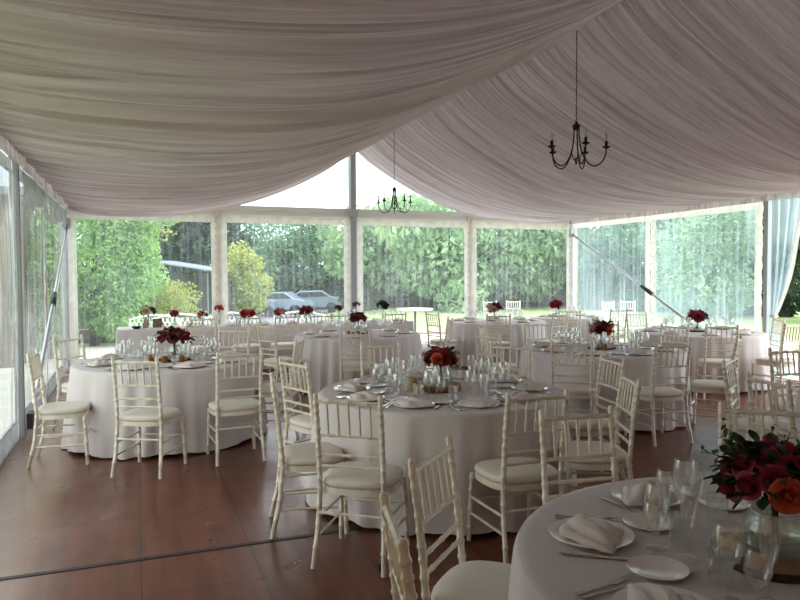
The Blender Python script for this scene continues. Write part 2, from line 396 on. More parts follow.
# gable wall: posts, crossbeam and window panels
xs = [XL, XL+2.5, XC, XC+2.5, XR]
mb = MB(); mb.box(XL+.06, YG-.08, 2.78, XR-.06, YG+.04, 2.87); mb.box(XL+.06, YG-.055, 2.70, XR-.06, YG+.03, 2.78)
struct(mb.build('beam_gable', 'beam_cover', smooth=False))
for i, x in enumerate(xs[1:4]):
    mb = MB(); top = 4.6 if i == 1 else 2.78
    wd = .055 if i == 1 else .05
    mb.box(x-wd, YG-(.16 if i == 1 else .09), 0, x+wd, YG+.02, top)
    struct(mb.build('pillar_gable', 'alu_post' if i == 1 else 'pvc_strip', smooth=False))
    if i == 1:
        mb = MB(); mb.box(x-.09, YG-.168, 2.72, x+.09, YG-.16, 2.86); mb.box(x-.03, YG-.18, 2.64, x+.03, YG-.16, 2.72)
        struct(mb.build('trim_3', 'aluminium', smooth=False))
wi = 0
def window(quad_o, quad_u, width, height, bw, pane_mat, wave=.01, z0=.0, frills=False, dots=True, fm='pvc_strip'):
    """panel: origin, unit vector along the wall, width, top height; PVC border bw wide round a clear pane"""
    global wi
    wi += 1
    O = Vector(quad_o); U = Vector(quad_u); N = Vector((-U.y, U.x, 0))
    t = empty('window_%d' % wi, O); struct(t)
    fr = MB(); dep = .006
    nseg = 40 if frills else 6
    def strip(u0, u1, za, zb, fr=fr):
        def fn(a, b):
            z = za+(zb-za)*b
            wv = .014*noise.noise(Vector((z*9, u0*3, 0))) if frills else .002
            uu = u0+(u1-u0)*a+(wv if a < .5 else -wv)*1.5
            return Vector((U.x*uu, U.y*uu, z))+N*(wv*.8+.010*math.sin(a*PI))
        fr.grid(fn, 3, nseg)
    strip(.0, bw, z0, height); strip(width-bw, width, z0, height)
    fr.grid(lambda a, b: Vector((U.x*(bw+(width-2*bw)*a), U.y*(bw+(width-2*bw)*a), height-.14+.14*b))+N*.006, 6, 1)
    fr.grid(lambda a, b: Vector((U.x*(bw+(width-2*bw)*a), U.y*(bw+(width-2*bw)*a), z0+.22*b))+N*.006, 6, 1)
    f = fr.build('window_frame', fm, t)
    pn = MB()
    def pf(a, b):
        uu = bw*.7+(width-1.4*bw)*a; z = z0+.2+(height-.32-z0)*b
        q = noise.noise(Vector((uu*1.6, z*.5, wi)))
        q2 = noise.noise(Vector((uu*6, z*.4, wi+5)))
        return Vector((U.x*uu, U.y*uu, z))-N*(wave*(q*1.5+q2*.5))
    pn.grid(pf, 50, 20)
    pn.build('window_pane', pane_mat, t)
    if dots:
        dm = MB(); zz = z0+.1
        while zz < height-.1:
            for uu in (width-bw*.4,):
                c = Vector((U.x*uu, U.y*uu, zz))
                for sN in (-1, 1): dm.obox(c+N*(.014*sN), U*.006, Vector((0,0,.009)), N*.003)
            zz += .13
        dm.build('lacing', 'lace_grey', t, False)
    return t
for i in range(4):
    gl_ = (.055, .008, .06, .008)[i]; gr_ = (.008, .06, .008, .055)[i]
    window((xs[i]+gl_, YG-.125, 0), (1, 0, 0), 2.5-gl_-gr_, 2.69, .135, 'clear_vinyl')
# side windows, 2.5 m panels
for (ya, yb) in ((12.68, 10.285), (10.275, 7.84)):
    window((XR, yb, 0), (0, 1, 0), ya-yb, 2.72, .14, 'clear_vinyl_side', wave=.02, frills=True)
for (ya, yb) in ((12.68, 10.06), (10.02, 7.84)):
    window((XL, yb, 0), (0, 1, 0), ya-yb, 2.74, .035, 'clear_vinyl_old', wave=.05, frills=True, dots=False, fm='mesh_valance')
for (ya, yb) in ((7.66, 5.24), (5.20, 2.79)):
    window((XL, yb, 0), (0, 1, 0), ya-yb, 2.74, .035, 'clear_vinyl_old', wave=.05, frills=True, dots=False, fm='mesh_valance')
# gable triangles
for s in (-1, 1):
    wi += 1
    mb = MB()
    def gf(u, v, s=s):
        X = .06+4.7*u; top = 4.93-(4.93-3.0)*(X/5.0); return (XC+s*X, YG-.01+.004*math.sin(u*9), 2.87+(top-2.87)*v)
    mb.grid(gf, 16, 6); o = mb.build('window_%d' % wi, 'gable_vinyl'); struct(o)
# plain PVC walls behind the camera
mb = MB(); mb.box(XL, YB-.02, 0, XR, YB, 2.9); mb.add([(XL, YB, 2.9), (XR, YB, 2.9), (XC, YB, 4.9)], [(0,1,2)])
struct(mb.build('wall_rear', 'pvc_wall', smooth=False))
for x, nm in ((XL, 'wall_left'), (XR, 'wall_right')):
    mb = MB(); mb.box(x-.01, YB, 0, x+.01, 2.62, 2.8); struct(mb.build(nm, 'pvc_wall', smooth=False))
# grey mesh roll of the left side curtain under the eave
for n, (ya, yb) in enumerate(((12.6, 10.1), (10.0, 7.85))):
    mb = MB()
    mb.grid(lambda u, v, ya=ya, yb=yb: (XL+.05+.03*math.sin(v*17+u*3)*u, yb+(ya-yb)*v, 2.68-(.30+.05*math.sin(v*7))*u), 4, 40)
    tag(mb.build('rolled_curtain', 'mesh_valance'), 'grey mesh curtain gathered under the left eave, %s of two' % ('nearer the far corner' if n == 0 else 'nearer the camera'), 'curtain')
# gathered clear curtain by the opening on the right
t = empty('tied_curtain', (XR-.06, 7.45, 0))
tag(t, 'clear plastic curtain gathered and tied at the right side opening', 'curtain')
def tc_fn(u, v):
    z = 2.70*(1-v)+.04*v
    pinch = math.exp(-((z-.98)/.30)**2)
    if z > .98:
        q = (z-.98)/1.72; yy0 = -.30*q-.02; wid = .10+.46*q**.7
        yc = .20-.50*q*u*1.0
        y_ = .22-(wid)*u-.03
    else:
        wid = .14+.20*(1-z/.98); y_ = .22-wid*u-.03+.02
    return (.05*math.sin(u*22+z*1.5)*(1-.7*pinch), y_, z)
MB().grid(tc_fn, 50, 40).build('curtain_panel', 'clear_curtain', t)
def te_fn(u, v):
    z = 2.70*(1-v)+.95*v; q = max(0, (z-.95)/1.75)
    return (-.03+.02*math.sin(z*5), .22-(.10+.46*q**.7)*1.0-.03+.0-.11*(u-.3)*(.5+.5*q), z)
MB().grid(te_fn, 4, 30).build('curtain_edge', 'pvc_strip', t)
MB().lathe([(.05,-.02),(.065,0),(.05,.02)], 12, (0,.12,.97)).build('tie', 'pvc_white', t)

# floor with a metal joint strip, boards raised a step above the ground
mb = MB(); mb.box(XL-.12, YB-.2, -.10, XR+.35, YG+.35, 0.0)
struct(mb.build('floor', 'floor_boards', smooth=False))
mb = MB(); mb.box(XL-.18, YB-.2, -.12, XL-.04, YG+.2, 0.03); struct(mb.build('baseboard_left', 'alu_post', smooth=False))
mb = MB()
for yj in (4.15, -0.9): mb.box(XL, yj-.018, 0.0, XR, yj+.018, .004)
struct(mb.build('floor_strip', 'steel_dark', smooth=False))

# ------------------------------------------------------------------ outdoors ground
def gz(x, y):
    # lawn falls away gently towards the car park on the far left
    r = CY*x-SY*y; f = SY*x+CY*y
    k = max(0, min(1, (f-21)/6))*max(0, min(1, (-r-0.5)/4))
    return -.12-.62*k
mb = MB(); mb.grid(lambda u, v: (-60+130*u, -30+150*v, gz(-60+130*u, -30+150*v)-.02), 90, 100)
struct(mb.build('ground', 'lawn'))
def sheet(name, m, pts, z=-.10, th=.03):
    n = len(pts); mb = MB()
    mb.add([(x, y, z) for x, y in pts]+[(x, y, z-th) for x, y in pts],
           [tuple(range(n)), tuple(range(2*n-1, n-1, -1))]+[(i, n+i, n+(i+1) % n, (i+1) % n) for i in range(n)])
    return struct(mb.build(name, m, smooth=False))
sheet('path_terrace', 'paving', [(-14, 6), (XL-.2, 6), (XL-.2, 13.2), (XR+.3, 13.2), (10.5, 17.4), (5.5, 18.6), (2.0, 20.5), (-14, 24)])
sheet('path_side', 'paving', [(XR+.36, -8), (15, -8), (12.4, 7.3), (12.6, 10.3), (16.2, 13.4), (9.4, 13.1), (XR+.36, 13.1)])
sheet('kerb_edging', 'edging', [(2.0, 20.5), (5.5, 18.6), (10.5, 17.4), (10.6, 17.7), (5.6, 18.95), (2.1, 20.85)], z=-.06, th=.08)
c1 = D(-16, 24.5); c2 = D(-.5, 24.5); c3 = D(-.5, 46); c4 = D(-24, 46)
sheet('road_parking', 'asphalt', [c1, c2, c3, c4], z=-.70, th=.03)

# ------------------------------------------------------------------ plants
def leaves_mb(lumps, n, size, droop=0, seed=1, asp=.55, shell=.45):
    rd = random.Random(seed); mb = MB(); vs = mb.v; fs = mb.f
    wts = [(l[3]*l[4]+l[4]*l[5]+l[3]*l[5]) for l in lumps]
    for _ in range(n):
        l = rd.choices(lumps, wts)[0]
        while True:
            d = Vector((rd.gauss(0,1), rd.gauss(0,1), rd.gauss(0,1)))
            if d.length > .1: break
        d.normalize(); k = 1-shell*rd.random()**1.6
        p = Vector((l[0]+d.x*l[3]*k, l[1]+d.y*l[4]*k, l[2]+d.z*l[5]*k))
        s = size*rd.uniform(.6, 1.3)
        a = Vector((rd.gauss(0,1), rd.gauss(0,1), rd.gauss(0,.7)-droop*1.6+.2))+d*.4
        a.normalize(); b = a.cross(Vector((rd.gauss(0,1), rd.gauss(0,1), rd.gauss(0,1)))).normalized()
        o = len(vs); nrm = a.cross(b)*s*.15
        vs += [tuple(p-a*s*.5), tuple(p+b*s*asp*.5+nrm), tuple(p+a*s*.5), tuple(p-b*s*asp*.5+nrm)]
        fs.append((o, o+1, o+2, o+3))
    return mb
def tree(name, label, cat, px, f, base, hgt, wid, m, n, size, seed, droop=0, lumpn=9, trunk=True, zlow=.25, group=None, asp=.55, lean=0, full=False):
    r = (px-400)/690*f; x, y = D(r, f); rd = random.Random(seed)
    t = empty(name, (x, y, base)); lumps = []
    for i in range(lumpn):
        a = rd.uniform(0, 2*PI); q = rd.random()**.6*wid*.33; zz = hgt*(zlow+(1-zlow)*rd.random()*.82+.03)
        fr = 1-.45*abs((zz/hgt-.5)*2)**2
        if full: fr = 1; zz = hgt*(i+.5)/lumpn
        s = wid*rd.uniform(.17, .30)*fr
        lumps.append((q*math.cos(a), q*math.sin(a), min(zz, hgt-s*.8), s*1.1, s*1.1, s*.85))
    lumps.append((0, 0, hgt*(zlow+.5*(1-zlow)), wid*.34, wid*.34, hgt*(1-zlow)*.46))
    lumps = [(l[0]+lean*CY*(l[2]/hgt-.4), l[1]-lean*SY*(l[2]/hgt-.4))+tuple(l[2:]) for l in lumps]
    leaves_mb(lumps, n, size, droop, seed, asp).build('crown', m, t, False)
    if trunk:
        tb = MB(); tb.tube([(0,0,-.1),(0.05*wid*.3,0,hgt*.3),(0,0.03,hgt*.75)], [hgt*.022, hgt*.017, hgt*.006], 8)
        for i in range(4):
            l = lumps[i]; tb.tube([(0,0,hgt*(.25+.1*i)), (l[0]*.5, l[1]*.5, (l[2]+hgt*.3)*.5), (l[0], l[1], l[2])], [hgt*.009, hgt*.006, hgt*.003], 6)
        tb.build('trunk', 'trunk', t)
    tag(t, label, cat, group); return t
# near hedge-like shrub left of the gable
tree('garden_shrub', 'tall bright green leafy shrub filling the leftmost end window', 'shrub', 93, 16.8, -.12, 5.3, 3.1, 'tree_bright', 42000, .12, 11, droop=.6, lumpn=30, trunk=True, zlow=.04, asp=.5, lean=1.7, full=True)
tree('garden_shrub', 'green shrub seen through the cloudy left side wall beside the barn', 'shrub', 50, 14.2, -.12, 3.6, 1.0, 'tree_bright', 4000, .15, 12, lumpn=10, zlow=.05)
tree('golden_shrub', 'yellow green rounded shrub in front of the dark shed', 'shrub', 172, 17.8, -.12, 1.7, 1.9, 'tree_yellow', 3200, .09, 13, lumpn=9, zlow=.05, trunk=False)
tree('sapling', 'thin sapling with yellow leaves beside the tall bright shrub', 'tree', 163, 20, -.12, 4.9, 1.7, 'tree_yellow', 420, .14, 14, lumpn=6, zlow=.5, trunk=False)
tree('golden_shrub', 'yellow green tree just right of the second end window post', 'shrub', 240, 27, -.6, 3.7, 2.3, 'tree_yellow', 4200, .15, 15, lumpn=9, zlow=.1)
specs = [ # px, f, h, w, mat, n, size, droop
 (155, 36, 11, 7.5, 'tree_dark', 5200, .42, .3, 'dark conifer behind the left part of the shed roof'),
 (196, 37, 12, 6.5, 'tree_dark', 5200, .42, .3, 'dark conifer behind the right part of the shed roof'),
 (247, 44, 6.0, 6.5, 'tree_mid', 2600, .40, .2, 'dark green tree at the left of the second end window'),
 (330, 48, 6.6, 7.5, 'tree_mid', 4500, .40, .2, 'green broadleaf tree left of the central end post'),
 (290, 47, 5.2, 6, 'tree_mid', 3600, .34, .1, 'low rounded green tree behind the parked cars'),
 (382, 38, 5.9, 6.5, 'tree_willow', 5600, .40, .8, 'feathery willow just right of the central end post'),
 (435, 33, 5.6, 6.2, 'tree_willow', 6800, .36, .8, 'feathery pale willow behind the round garden table'),
 (512, 34, 5.7, 6.6, 'tree_willow', 7600, .36, .8, 'broad pale willow filling the end window at the right'),
 (560, 45, 6.8, 6.5, 'tree_mid', 3600, .45, .4, 'green tree behind the right corner post of the tent'),
 (602, 36, 7, 6.5, 'tree_mid', 4800, .38, .3, 'dull green tree behind the brace pole on the right'),
 (655, 42, 9.5, 8, 'tree_dark', 5000, .45, .2, 'dark tall tree behind the middle strip of the right wall'),
 (705, 28, 5.6, 5.4, 'tree_willow', 9000, .22, .3, 'light green tree in the right side window'),
 (762, 40, 8.5, 9, 'tree_mid', 5200, .45, .2, 'tall green tree behind the gathered clear curtain'),
 (812, 24, 6.6, 4.6, 'tree_dark', 6500, .22, .1, 'dark dense tree at the right edge beyond the lawn'),
 (60, 40, 12, 9, 'tree_mid', 4500, .42, .2, 'tall green tree rising behind the barn'),
 (900, 34, 9, 9, 'tree_mid', 4500, .40, .2, 'broad tree out past the open right side'),
]
for i, s in enumerate(specs):
    r = (s[0]-400)/690*s[1]; x, y = D(r, s[1])
    tree('garden_tree', s[8], 'tree', s[0], s[1], gz(x, y), s[2], s[3], s[4], s[5], s[6], 30+i, droop=s[7], lumpn=11, zlow=.06, group='trees round the garden')
# clipped hedges closing the lawn
def hedge(label, pa, fa, pb, fb, h, m, n, seed):
    a = Vector(D((pa-400)/690*fa, fa)); b = Vector(D((pb-400)/690*fb, fb)); d = (b-a); Ln = d.length; ang = math.atan2(d.y, d.x)
    t = empty('hedge', (a.x, a.y, gz(a.x, a.y)), ang); rd = random.Random(seed); mb = MB()
    k = int(Ln/1.2)+1
    lumps = [(Ln*(i+.5)/k, rd.uniform(-.1,.1), h*.48, .95, .6, h*.52*rd.uniform(.85,1.1)) for i in range(k)]
    leaves_mb(lumps, n, .24, .1, seed, .6, .3).build('foliage', m, t, False)
    MB().box(.3, -.35, 0, Ln-.3, .35, h*.75).build('branches', 'trunk', t, False)
    tag(t, label, 'hedge')
hedge('long dark green hedge at the back of the lawn behind the end windows', 345, 37, 575, 37, 2.6, 'tree_dark', 7000, 61)
hedge('dark bluish hedge along the lawn beyond the right side windows', 575, 34, 800, 27, 2.2, 'tree_dark', 9000, 62)
hedge('shaded hedge at the foot of the trees behind the parked cars', 215, 48, 345, 45, 2.4, 'tree_dark', 4500, 63)

# barn, shed, stone terrace wall
t = empty('barn', (-5.2, 15.8, -.12))
bevel(MB().box(-3.2, -1.2, 0, 3.15, 1.2, 3.3).build('wall', 'barn_wood', t, False), .02)
mb = MB(); mb.obox((0, -.7, 3.65), (3.3, 0, 0), (0, .8, .36), (0, -.03, .07)); mb.obox((0, .7, 3.65), (3.3, 0, 0), (0, .8, -.36), (0, .03, .07)); mb.build('roof', 'shed_roof', t, False)
MB().box(.2, -1.26, 0, 1.5, -1.2, 2.1).build('barn_door', 'shed_wall', t, False)
tag(t, 'weathered tan timber barn beyond the cloudy left side wall', 'building')
x, y = D((194-400)/690*25, 25)
t = empty('shed', (x, y, -.12), -.36)
MB().box(-1.4, .5, 0, 1.0, 2.2, 1.75).build('wall', 'shed_wall', t, False)
MB().obox((-.20, .9, 2.06), (1.30, 0, -.20), (0, 1.5, .02), (.004, 0, .022)).build('roof', 'shed_roof', t, False)
for q in (-1.3, .62, .88): MB().box(q-.018, -.42, 0, q+.018, -.38, 1.98-.13*q).build('post', 'shed_roof', t, False)
mb = MB()
for q in range(14): mb.box(-1.45+.2*q, .44, .1, -1.44+.2*q, .46, 1.7)
mb.box(-1.5, -.39, .95, .9, -.37, .98); mb.build('mesh_panel', 'shed_wall', t, False)
tag(t, 'dark open-fronted shed with a sloping pale grey roof', 'shed')
x, y = D((125-400)/690*17.5, 17.5)
t = empty('stone_steps', (x, y, -.12), -.25)
for i in range(4): MB().box(-1.6+.12*i, .32*i, .17*i, 1.2-.1*i, .32*i+.6, .17*i+.17).build('step', 'stone', t, False)
tag(t, 'flight of low brown stone steps below the tall bright shrub', 'steps')

# cars in the dip
def car(px, f, mt, label, L_=4.1, rz=0):
    r = (px-400)/690*f; x, y = D(r, f); t = empty('parked_car', (x, y, -.69), rz)
    body = MB(); prof_ = [(-.5,.35),(-.5,.72),(-.46,.86),(-.30,.93),(-.17,1.30),(.17,1.34),(.30,.98),(.45,.88),(.5,.62),(.5,.32)]
    n = len(prof_)
    for sgn in (-1,):
        vs = [(p[0]*L_, -.82, p[1]) for p in prof_]+[(p[0]*L_, .82, p[1]) for p in prof_]
        body.add(vs, [tuple(range(n)), tuple(range(2*n-1, n-1, -1))]+[(i, n+i, n+(i+1) % n, (i+1) % n) for i in range(n)])
    bevel(body.build('car_body', mt, t, False), .06, 3)
    g = MB()
    for sy in (-1, 1): g.add([(-.26*L_, sy*.835, .95), (.26*L_, sy*.835, .98), (.16*L_, sy*.835, 1.27), (-.16*L_, sy*.835, 1.24), (-.26*L_, sy*.825, .95), (.26*L_, sy*.825, .98), (.16*L_, sy*.825, 1.27), (-.16*L_, sy*.825, 1.24)], [(0,1,2,3),(4,7,6,5)])
    g.build('side_window', 'car_glass', t, False)
    for sx in (-.31, .31):
        for sy in (-1, 1):
            MB().tube([(sx*L_, sy*.70, .32), (sx*L_, sy*.86, .32)], .32, 16).build('wheel', 'tyre', t)
    tag(t, label, 'car'); return t
yaw = -math.radians(20.94)
car(244, 38, 'car_blue', 'dark blue parked car just right of the second end post', 3.8, yaw+.3)
car(276, 39, 'car_silver', 'silver blue parked car in the middle of the parked row', 4.2, yaw-.1)
car(311, 42, 'car_silver', 'silver parked car at the right of the parked row', 4.0, yaw+.1)

# ------------------------------------------------------------------ chairs
def bamboo(pts, r, nodes, n=8):
    """tube along pts with turned rings like bamboo"""
    P_ = [Vector(p) for p in pts]; seg = [(P_[i+1]-P_[i]).length for i in range(len(P_)-1)]; tot = sum(seg)
    def at(s):
        s = max(0, min(tot, s))
        for i, d in enumerate(seg):
            if s <= d+1e-9: return P_[i].lerp(P_[i+1], s/d)
            s -= d
        return P_[-1]
    st = [(0, r), (tot, r)]
    for q in nodes:
        s = q*tot; st += [(s-.010, r), (s-.006, r*1.17), (s, r*1.25), (s+.006, r*1.17), (s+.010, r)]
    acc = 0
    for d in seg[:-1]: acc += d; st.append((acc, r))
    st = sorted([x for x in st if -1e-6 <= x[0] <= tot+1e-6])
    o = []
    for s_ in st:
        if not o or s_[0]-o[-1][0] > .003: o.append(s_)
    return [at(s) for s, _ in o], [q for _, q in o]
SW, SD = .185, .185     # half width between back posts, half depth
TOPZ = .95
def chair_proto():
    t = empty('ballroom_chair'); parts = []
    def add(mb, name, m, parent=t): 
        o = mb.build(name, m, parent); parts.append(o); auto(o); return o
    for s in (-1, 1):
        pts = [(s*(SW+.018), -SD-.07, 0), (s*(SW+.006), -SD-.02, .22), (s*SW, -SD+.002, .44), (s*SW, -SD-.012, .60), (s*SW, -SD-.03, .78), (s*SW, -SD-.055, TOPZ)]
        mb = MB(); p, r = bamboo(pts, (.0148), [.12, .25, .36, .455, .52, .585, .65, .70, .755, .81, .865, .915, .96]); mb.tube(p, r, 8)
        q = pts[-1]; mb.lathe([(.001,.022),(.010,.019),(.016,.008),(.014,-.004)], 8, q)
        add(mb, 'leg', 'chair_paint')
    for s in (-1, 1):
        mb = MB(); p, r = bamboo([(s*(SW+.025), SD+.02, 0), (s*(SW+.012), SD, .42)], (.0150), [.2, .45, .75, .92]); mb.tube(p, r, 8)
        add(mb, 'leg', 'chair_paint')
    # seat frame: rounded ring
    def seat_outline(n=28, e=0):
        o = []
        for k in range(n):
            a = 2*PI*k/n; c, s_ = math.cos(a), math.sin(a); ex = .62
            o.append((math.copysign(abs(c)**ex, c)*(SW+.032+e+.010*s_), math.copysign(abs(s_)**ex, s_)*(SD+.018+e)))
        return o
    mb = MB(); out = seat_outline(); inn = seat_outline(e=-.03); n = len(out)
    vs = [(x, y, .405) for x, y in out]+[(x, y, .440) for x, y in out]+[(x, y, .440) for x, y in inn]+[(x, y, .405) for x, y in inn]
    fs = []
    for i in range(4):
        for k_ in range(n): fs.append((i*n+k_, i*n+(k_+1) % n, ((i+1) % 4)*n+(k_+1) % n, ((i+1) % 4)*n+k_))
    mb.add(vs, fs); add(mb, 'seat_frame', 'chair_paint')
    mb = MB(); rings = [(-.012,.438),(-.002,.445),(.004,.460),(.0,.476),(-.012,.486),(-.05,.492),(-.10,.495),(-.18,.496)]
    vs = []; fs = []
    for e, z in rings:
        o = seat_outline(e=0); sc = (SW+.02+e)/(SW+.02)
        vs += [(x*sc, y*sc, z) for x, y in o]
    for i in range(len(rings)-1):
        for k_ in range(n): fs.append((i*n+k_, i*n+(k_+1) % n, (i+1)*n+(k_+1) % n, (i+1)*n+k_))
    fs.append(tuple((len(rings)-1)*n+k_ for k_ in range(n))); fs.append(tuple(range(n-1,-1,-1)))
    mb.add(vs, fs); add(mb, 'seat_cushion', 'cushion')
    # back rails
    def yb(z):
        ks = [(.44,-SD+.002),(.60,-SD-.012),(.78,-SD-.03),(TOPZ,-SD-.055)]
        for a, b in zip(ks, ks[1:]):
            if z <= b[0]: return a[1]+(b[1]-a[1])*(z-a[0])/(b[0]-a[0])
        return ks[-1][1]
    for z, nm in ((TOPZ-.025, 'crest_rail'), (.735, 'back_rail'), (.625, 'back_rail'), (.560, 'back_rail')):
        mb = MB(); p, r = bamboo([(-SW, yb(z), z), (SW, yb(z), z)], .0095 if nm != 'crest_rail' else .0115, [.2, .5, .8]); mb.tube(p, r, 6)
        add(mb, nm, 'chair_paint')
    for i in range(5):
        x = -SW+(i+1)*(2*SW)/6
        mb = MB(); p, r = bamboo([(x, yb(.735), .735), (x, yb(TOPZ-.025), TOPZ-.025)], .0078, [.3, .7], 6); mb.tube(p, r, 6)
        add(mb, 'spindle', 'chair_paint')
    # stretchers
    for s in (-1, 1):
        for z in (.17, .27):
            mb = MB(); p, r = bamboo([(s*(SW+.003), -SD-.02, z), (s*(SW+.016), SD+.008, z)], .0085, [.25, .75]); mb.tube(p, r, 6); add(mb, 'stretcher', 'chair_paint')
    mb = MB(); p, r = bamboo([(-SW-.015, SD+.008, .25), (SW+.015, SD+.008, .25)], .0085, [.25, .75]); mb.tube(p, r, 6); add(mb, 'stretcher', 'chair_paint')
    mb = MB(); p, r = bamboo([(-SW, -SD-.02, .30), (SW, -SD-.02, .30)], .0085, [.25, .75]); mb.tube(p, r, 6); add(mb, 'stretcher', 'chair_paint')
    ALLK[t.name] = parts
    return t
proto = chair_proto(); used = [False]
def chair(r, f, dr, df, label, group):
    o = proto if not used[0] else copy_tree(proto); used[0] = True
    x, y = D(r, f); o.location = (x, y, .001); o.rotation_euler = (0, 0, face(dr, df))
    tag(o, label, 'chair', group); return o

TB = dict(near=(1.25, 2.02), centre=(.30, 5.10), left=(-2.34, 6.95), mid=(-.61, 10.0), right=(2.30, 7.85), side=(4.38, 10.1), far=(1.75, 12.6), corner=(3.35, 13.75), out=(3.72, 4.62))
g = 'white chairs at the nearest table'
chair(.335, 2.47, .9, -.42, 'white chair in front, empty cushion, its back slanting towards the bottom right table', g)
chair(.215, 1.89, .99, .145, 'white chair cut off at the bottom edge, only its two back post tops showing', g)
chair(.91, 3.08, .25, -1, 'white chair facing the camera behind the stacked napkin plates of the nearest table', g)
chair(1.72, 3.16, -.3, -1, 'white chair facing the camera just behind the big bouquet at the right', g)
g = 'white chairs at the centre table'
chair(-.22, 3.93, .28, 1, 'white chair with its back to the camera at the lower left of the centre table', g)
MBt = MB(); MBt.lathe([(.019, .02), (.0195, .025), (.0195, .05), (.019, .055)], 10, (SW+.003, -SD-.046, 0))
tp = MBt.build('tape_band', 'iron', [o for o in bpy.data.objects if o.get('label', '').endswith('lower left of the centre table')][0])
chair(.68, 4.02, -.36, 1, 'white chair with its back to the camera at the lower right of the centre table', g)
chair(-.58, 4.42, 1, .2, 'white chair seen side-on at the left of the centre table, pale cushion in the light', g)
chair(-.64, 5.42, .75, .66, 'white chair behind the side-on one at the left of the centre table', g)
chair(1.24, 4.42, -1, .05, 'white chair seen edge-on at the right of the centre table, turned left', g)
chair(1.42, 5.32, -1, -.16, 'white chair at the right of the centre table, behind the edge-on chair', g)
chair(-.12, 6.34, .3, -1, 'white chair facing the camera behind the centre table, in front of the mid table cloth', g)
chair(.93, 6.18, -.45, -1, 'white chair facing the camera behind the centre table, right of its bouquet', g)
g = 'white chairs at the left table'
chair(-2.94, 6.0, .96, .30, 'white chair nearest the cloudy left wall, half turned to the left table', g)
chair(-3.34, 7.30, .9, -.35, 'white chair by the left wall foot, behind the chair nearest the wall', g)
chair(-2.08, 5.70, .12, 1, 'white chair with its back to the camera in front of the left table', g)
chair(-1.47, 6.10, -.45, 1, 'white chair at the right front of the left table, seen from behind', g)
chair(-1.26, 7.00, -1, .05, 'white chair with brightly lit cushion right of the left table', g)
chair(-2.05, 8.18, -.1, -1, 'white chair facing the camera behind the left table', g)
g = 'white chairs at the middle row table'
chair(-.55, 8.80, 0, 1, 'white chair with its back to the camera in front of the middle row table', g)
chair(-1.60, 9.25, .7, .7, 'white chair at the left front of the middle row table', g)
chair(.52, 10.35, -1, -.1, 'white chair at the right end of the middle row table, nearest the garden table', g)
g = 'white chairs at the right table'
chair(1.72, 6.84, .3, 1, 'white chair with its back to the camera in front of the right table', g)
chair(1.14, 7.60, .8, .6, 'white chair at the left of the right table, seen from behind at a slant', g)
chair(1.25, 8.55, 1, -.3, 'white chair at the far left of the right table, seen edge-on', g)
chair(2.50, 6.68, -.28, 1, 'white chair at the right front of the right table, splayed legs on open floor', g)
chair(3.22, 7.08, -.85, .52, 'white chair at the right of the right table with a bright side-lit cushion', g)
chair(3.30, 8.60, -.8, -.6, 'white chair at the far right of the right table, facing the camera', g)
chair(2.68, 9.05, -.3, -1, 'white chair facing the camera behind the right table, right of its bouquet', g)
chair(1.92, 9.06, .3, -1, 'white chair facing the camera behind the right table, left of its bouquet', g)
g = 'white chairs at the side wall table'
chair(4.10, 8.90, .2, 1, 'white chair with its back to the camera in front of the side wall table', g)
chair(4.95, 9.04, -.45, .9, 'white chair at the right front of the side wall table, seen from behind', g)
chair(3.20, 10.45, 1, -.1, 'white chair at the left of the side wall table', g)
chair(4.02, 11.28, .3, -1, 'white chair facing the camera behind the side wall table', g)
chair(5.26, 10.02, -1, .15, 'white chair at the right of the side wall table, against the clear curtain', g)
g = 'white chairs at the far tables'
chair(.75, 11.85, .8, .5, 'white chair with a lit cushion at the left of the far end-window table', g)
chair(1.62, 11.38, .1, 1, 'white chair with its back to the camera in front of the far end-window table', g)
chair(2.52, 11.62, -.6, .8, 'white chair at the right front of the far end-window table', g)
chair(3.10, 12.62, .2, 1, 'white chair with its back to the camera in front of the corner table', g)
chair(3.92, 12.85, -.4, .9, 'white chair at the right front of the corner table', g)
g = 'white chairs of a table past the right edge'
chair(2.72, 5.15, .82, -.57, 'white chair at the right edge with a slanted spindle back above its lit seat', g)
chair(2.55, 4.36, 1, .16, 'white chair seen edge-on at the right edge, its post top in front of another back', g)
chair(3.44, 5.76, .3, -1, 'white chair cut by the right edge, spindles against the bright paving', g)
# garden chairs outside (white) and chairs in front of the long table
def long_row():
    names = ['first from the left', 'second from the left', 'third from the left', 'fourth from the left', 'fifth from the left', 'sixth from the left', 'seventh from the left']
    for k, px in enumerate((202, 246, 284, 318, 338, 391)):
        yt = 11.28; u = (px-400)/690   # solve r=u f with tent y = yt
        f = yt/(CY-SY*u); chair(u*f, f, SY*-1 if False else -.3572, .934, 'white chair with its back to the camera along the long table, '+names[k], 'white chairs along the long table')
long_row()
gc = None
for k, (r, f, dr, df, lb) in enumerate(((2.56, 19.0, .2, -1, 'white garden chair on the terrace just left of the far table bouquet'), (3.15, 19.2, -.2, -1, 'white garden chair on the terrace between the two far bouquets'),
        (5.75, 18.6, .3, -1, 'white garden chair outside the right windows, left one of the pair'), (6.22, 18.9, -.5, -1, 'white garden chair outside the right windows, right one of the pair'))):
    o = copy_tree(proto)
    x, y = D(r, f); o.location = (x, y, -.105); o.rotation_euler = (0, 0, face(dr, df))
    for c in ALLK[o.name]:
        c.data = c.data.copy() if gc is None else c.data
    tag(o, lb, 'chair', 'white garden chairs')
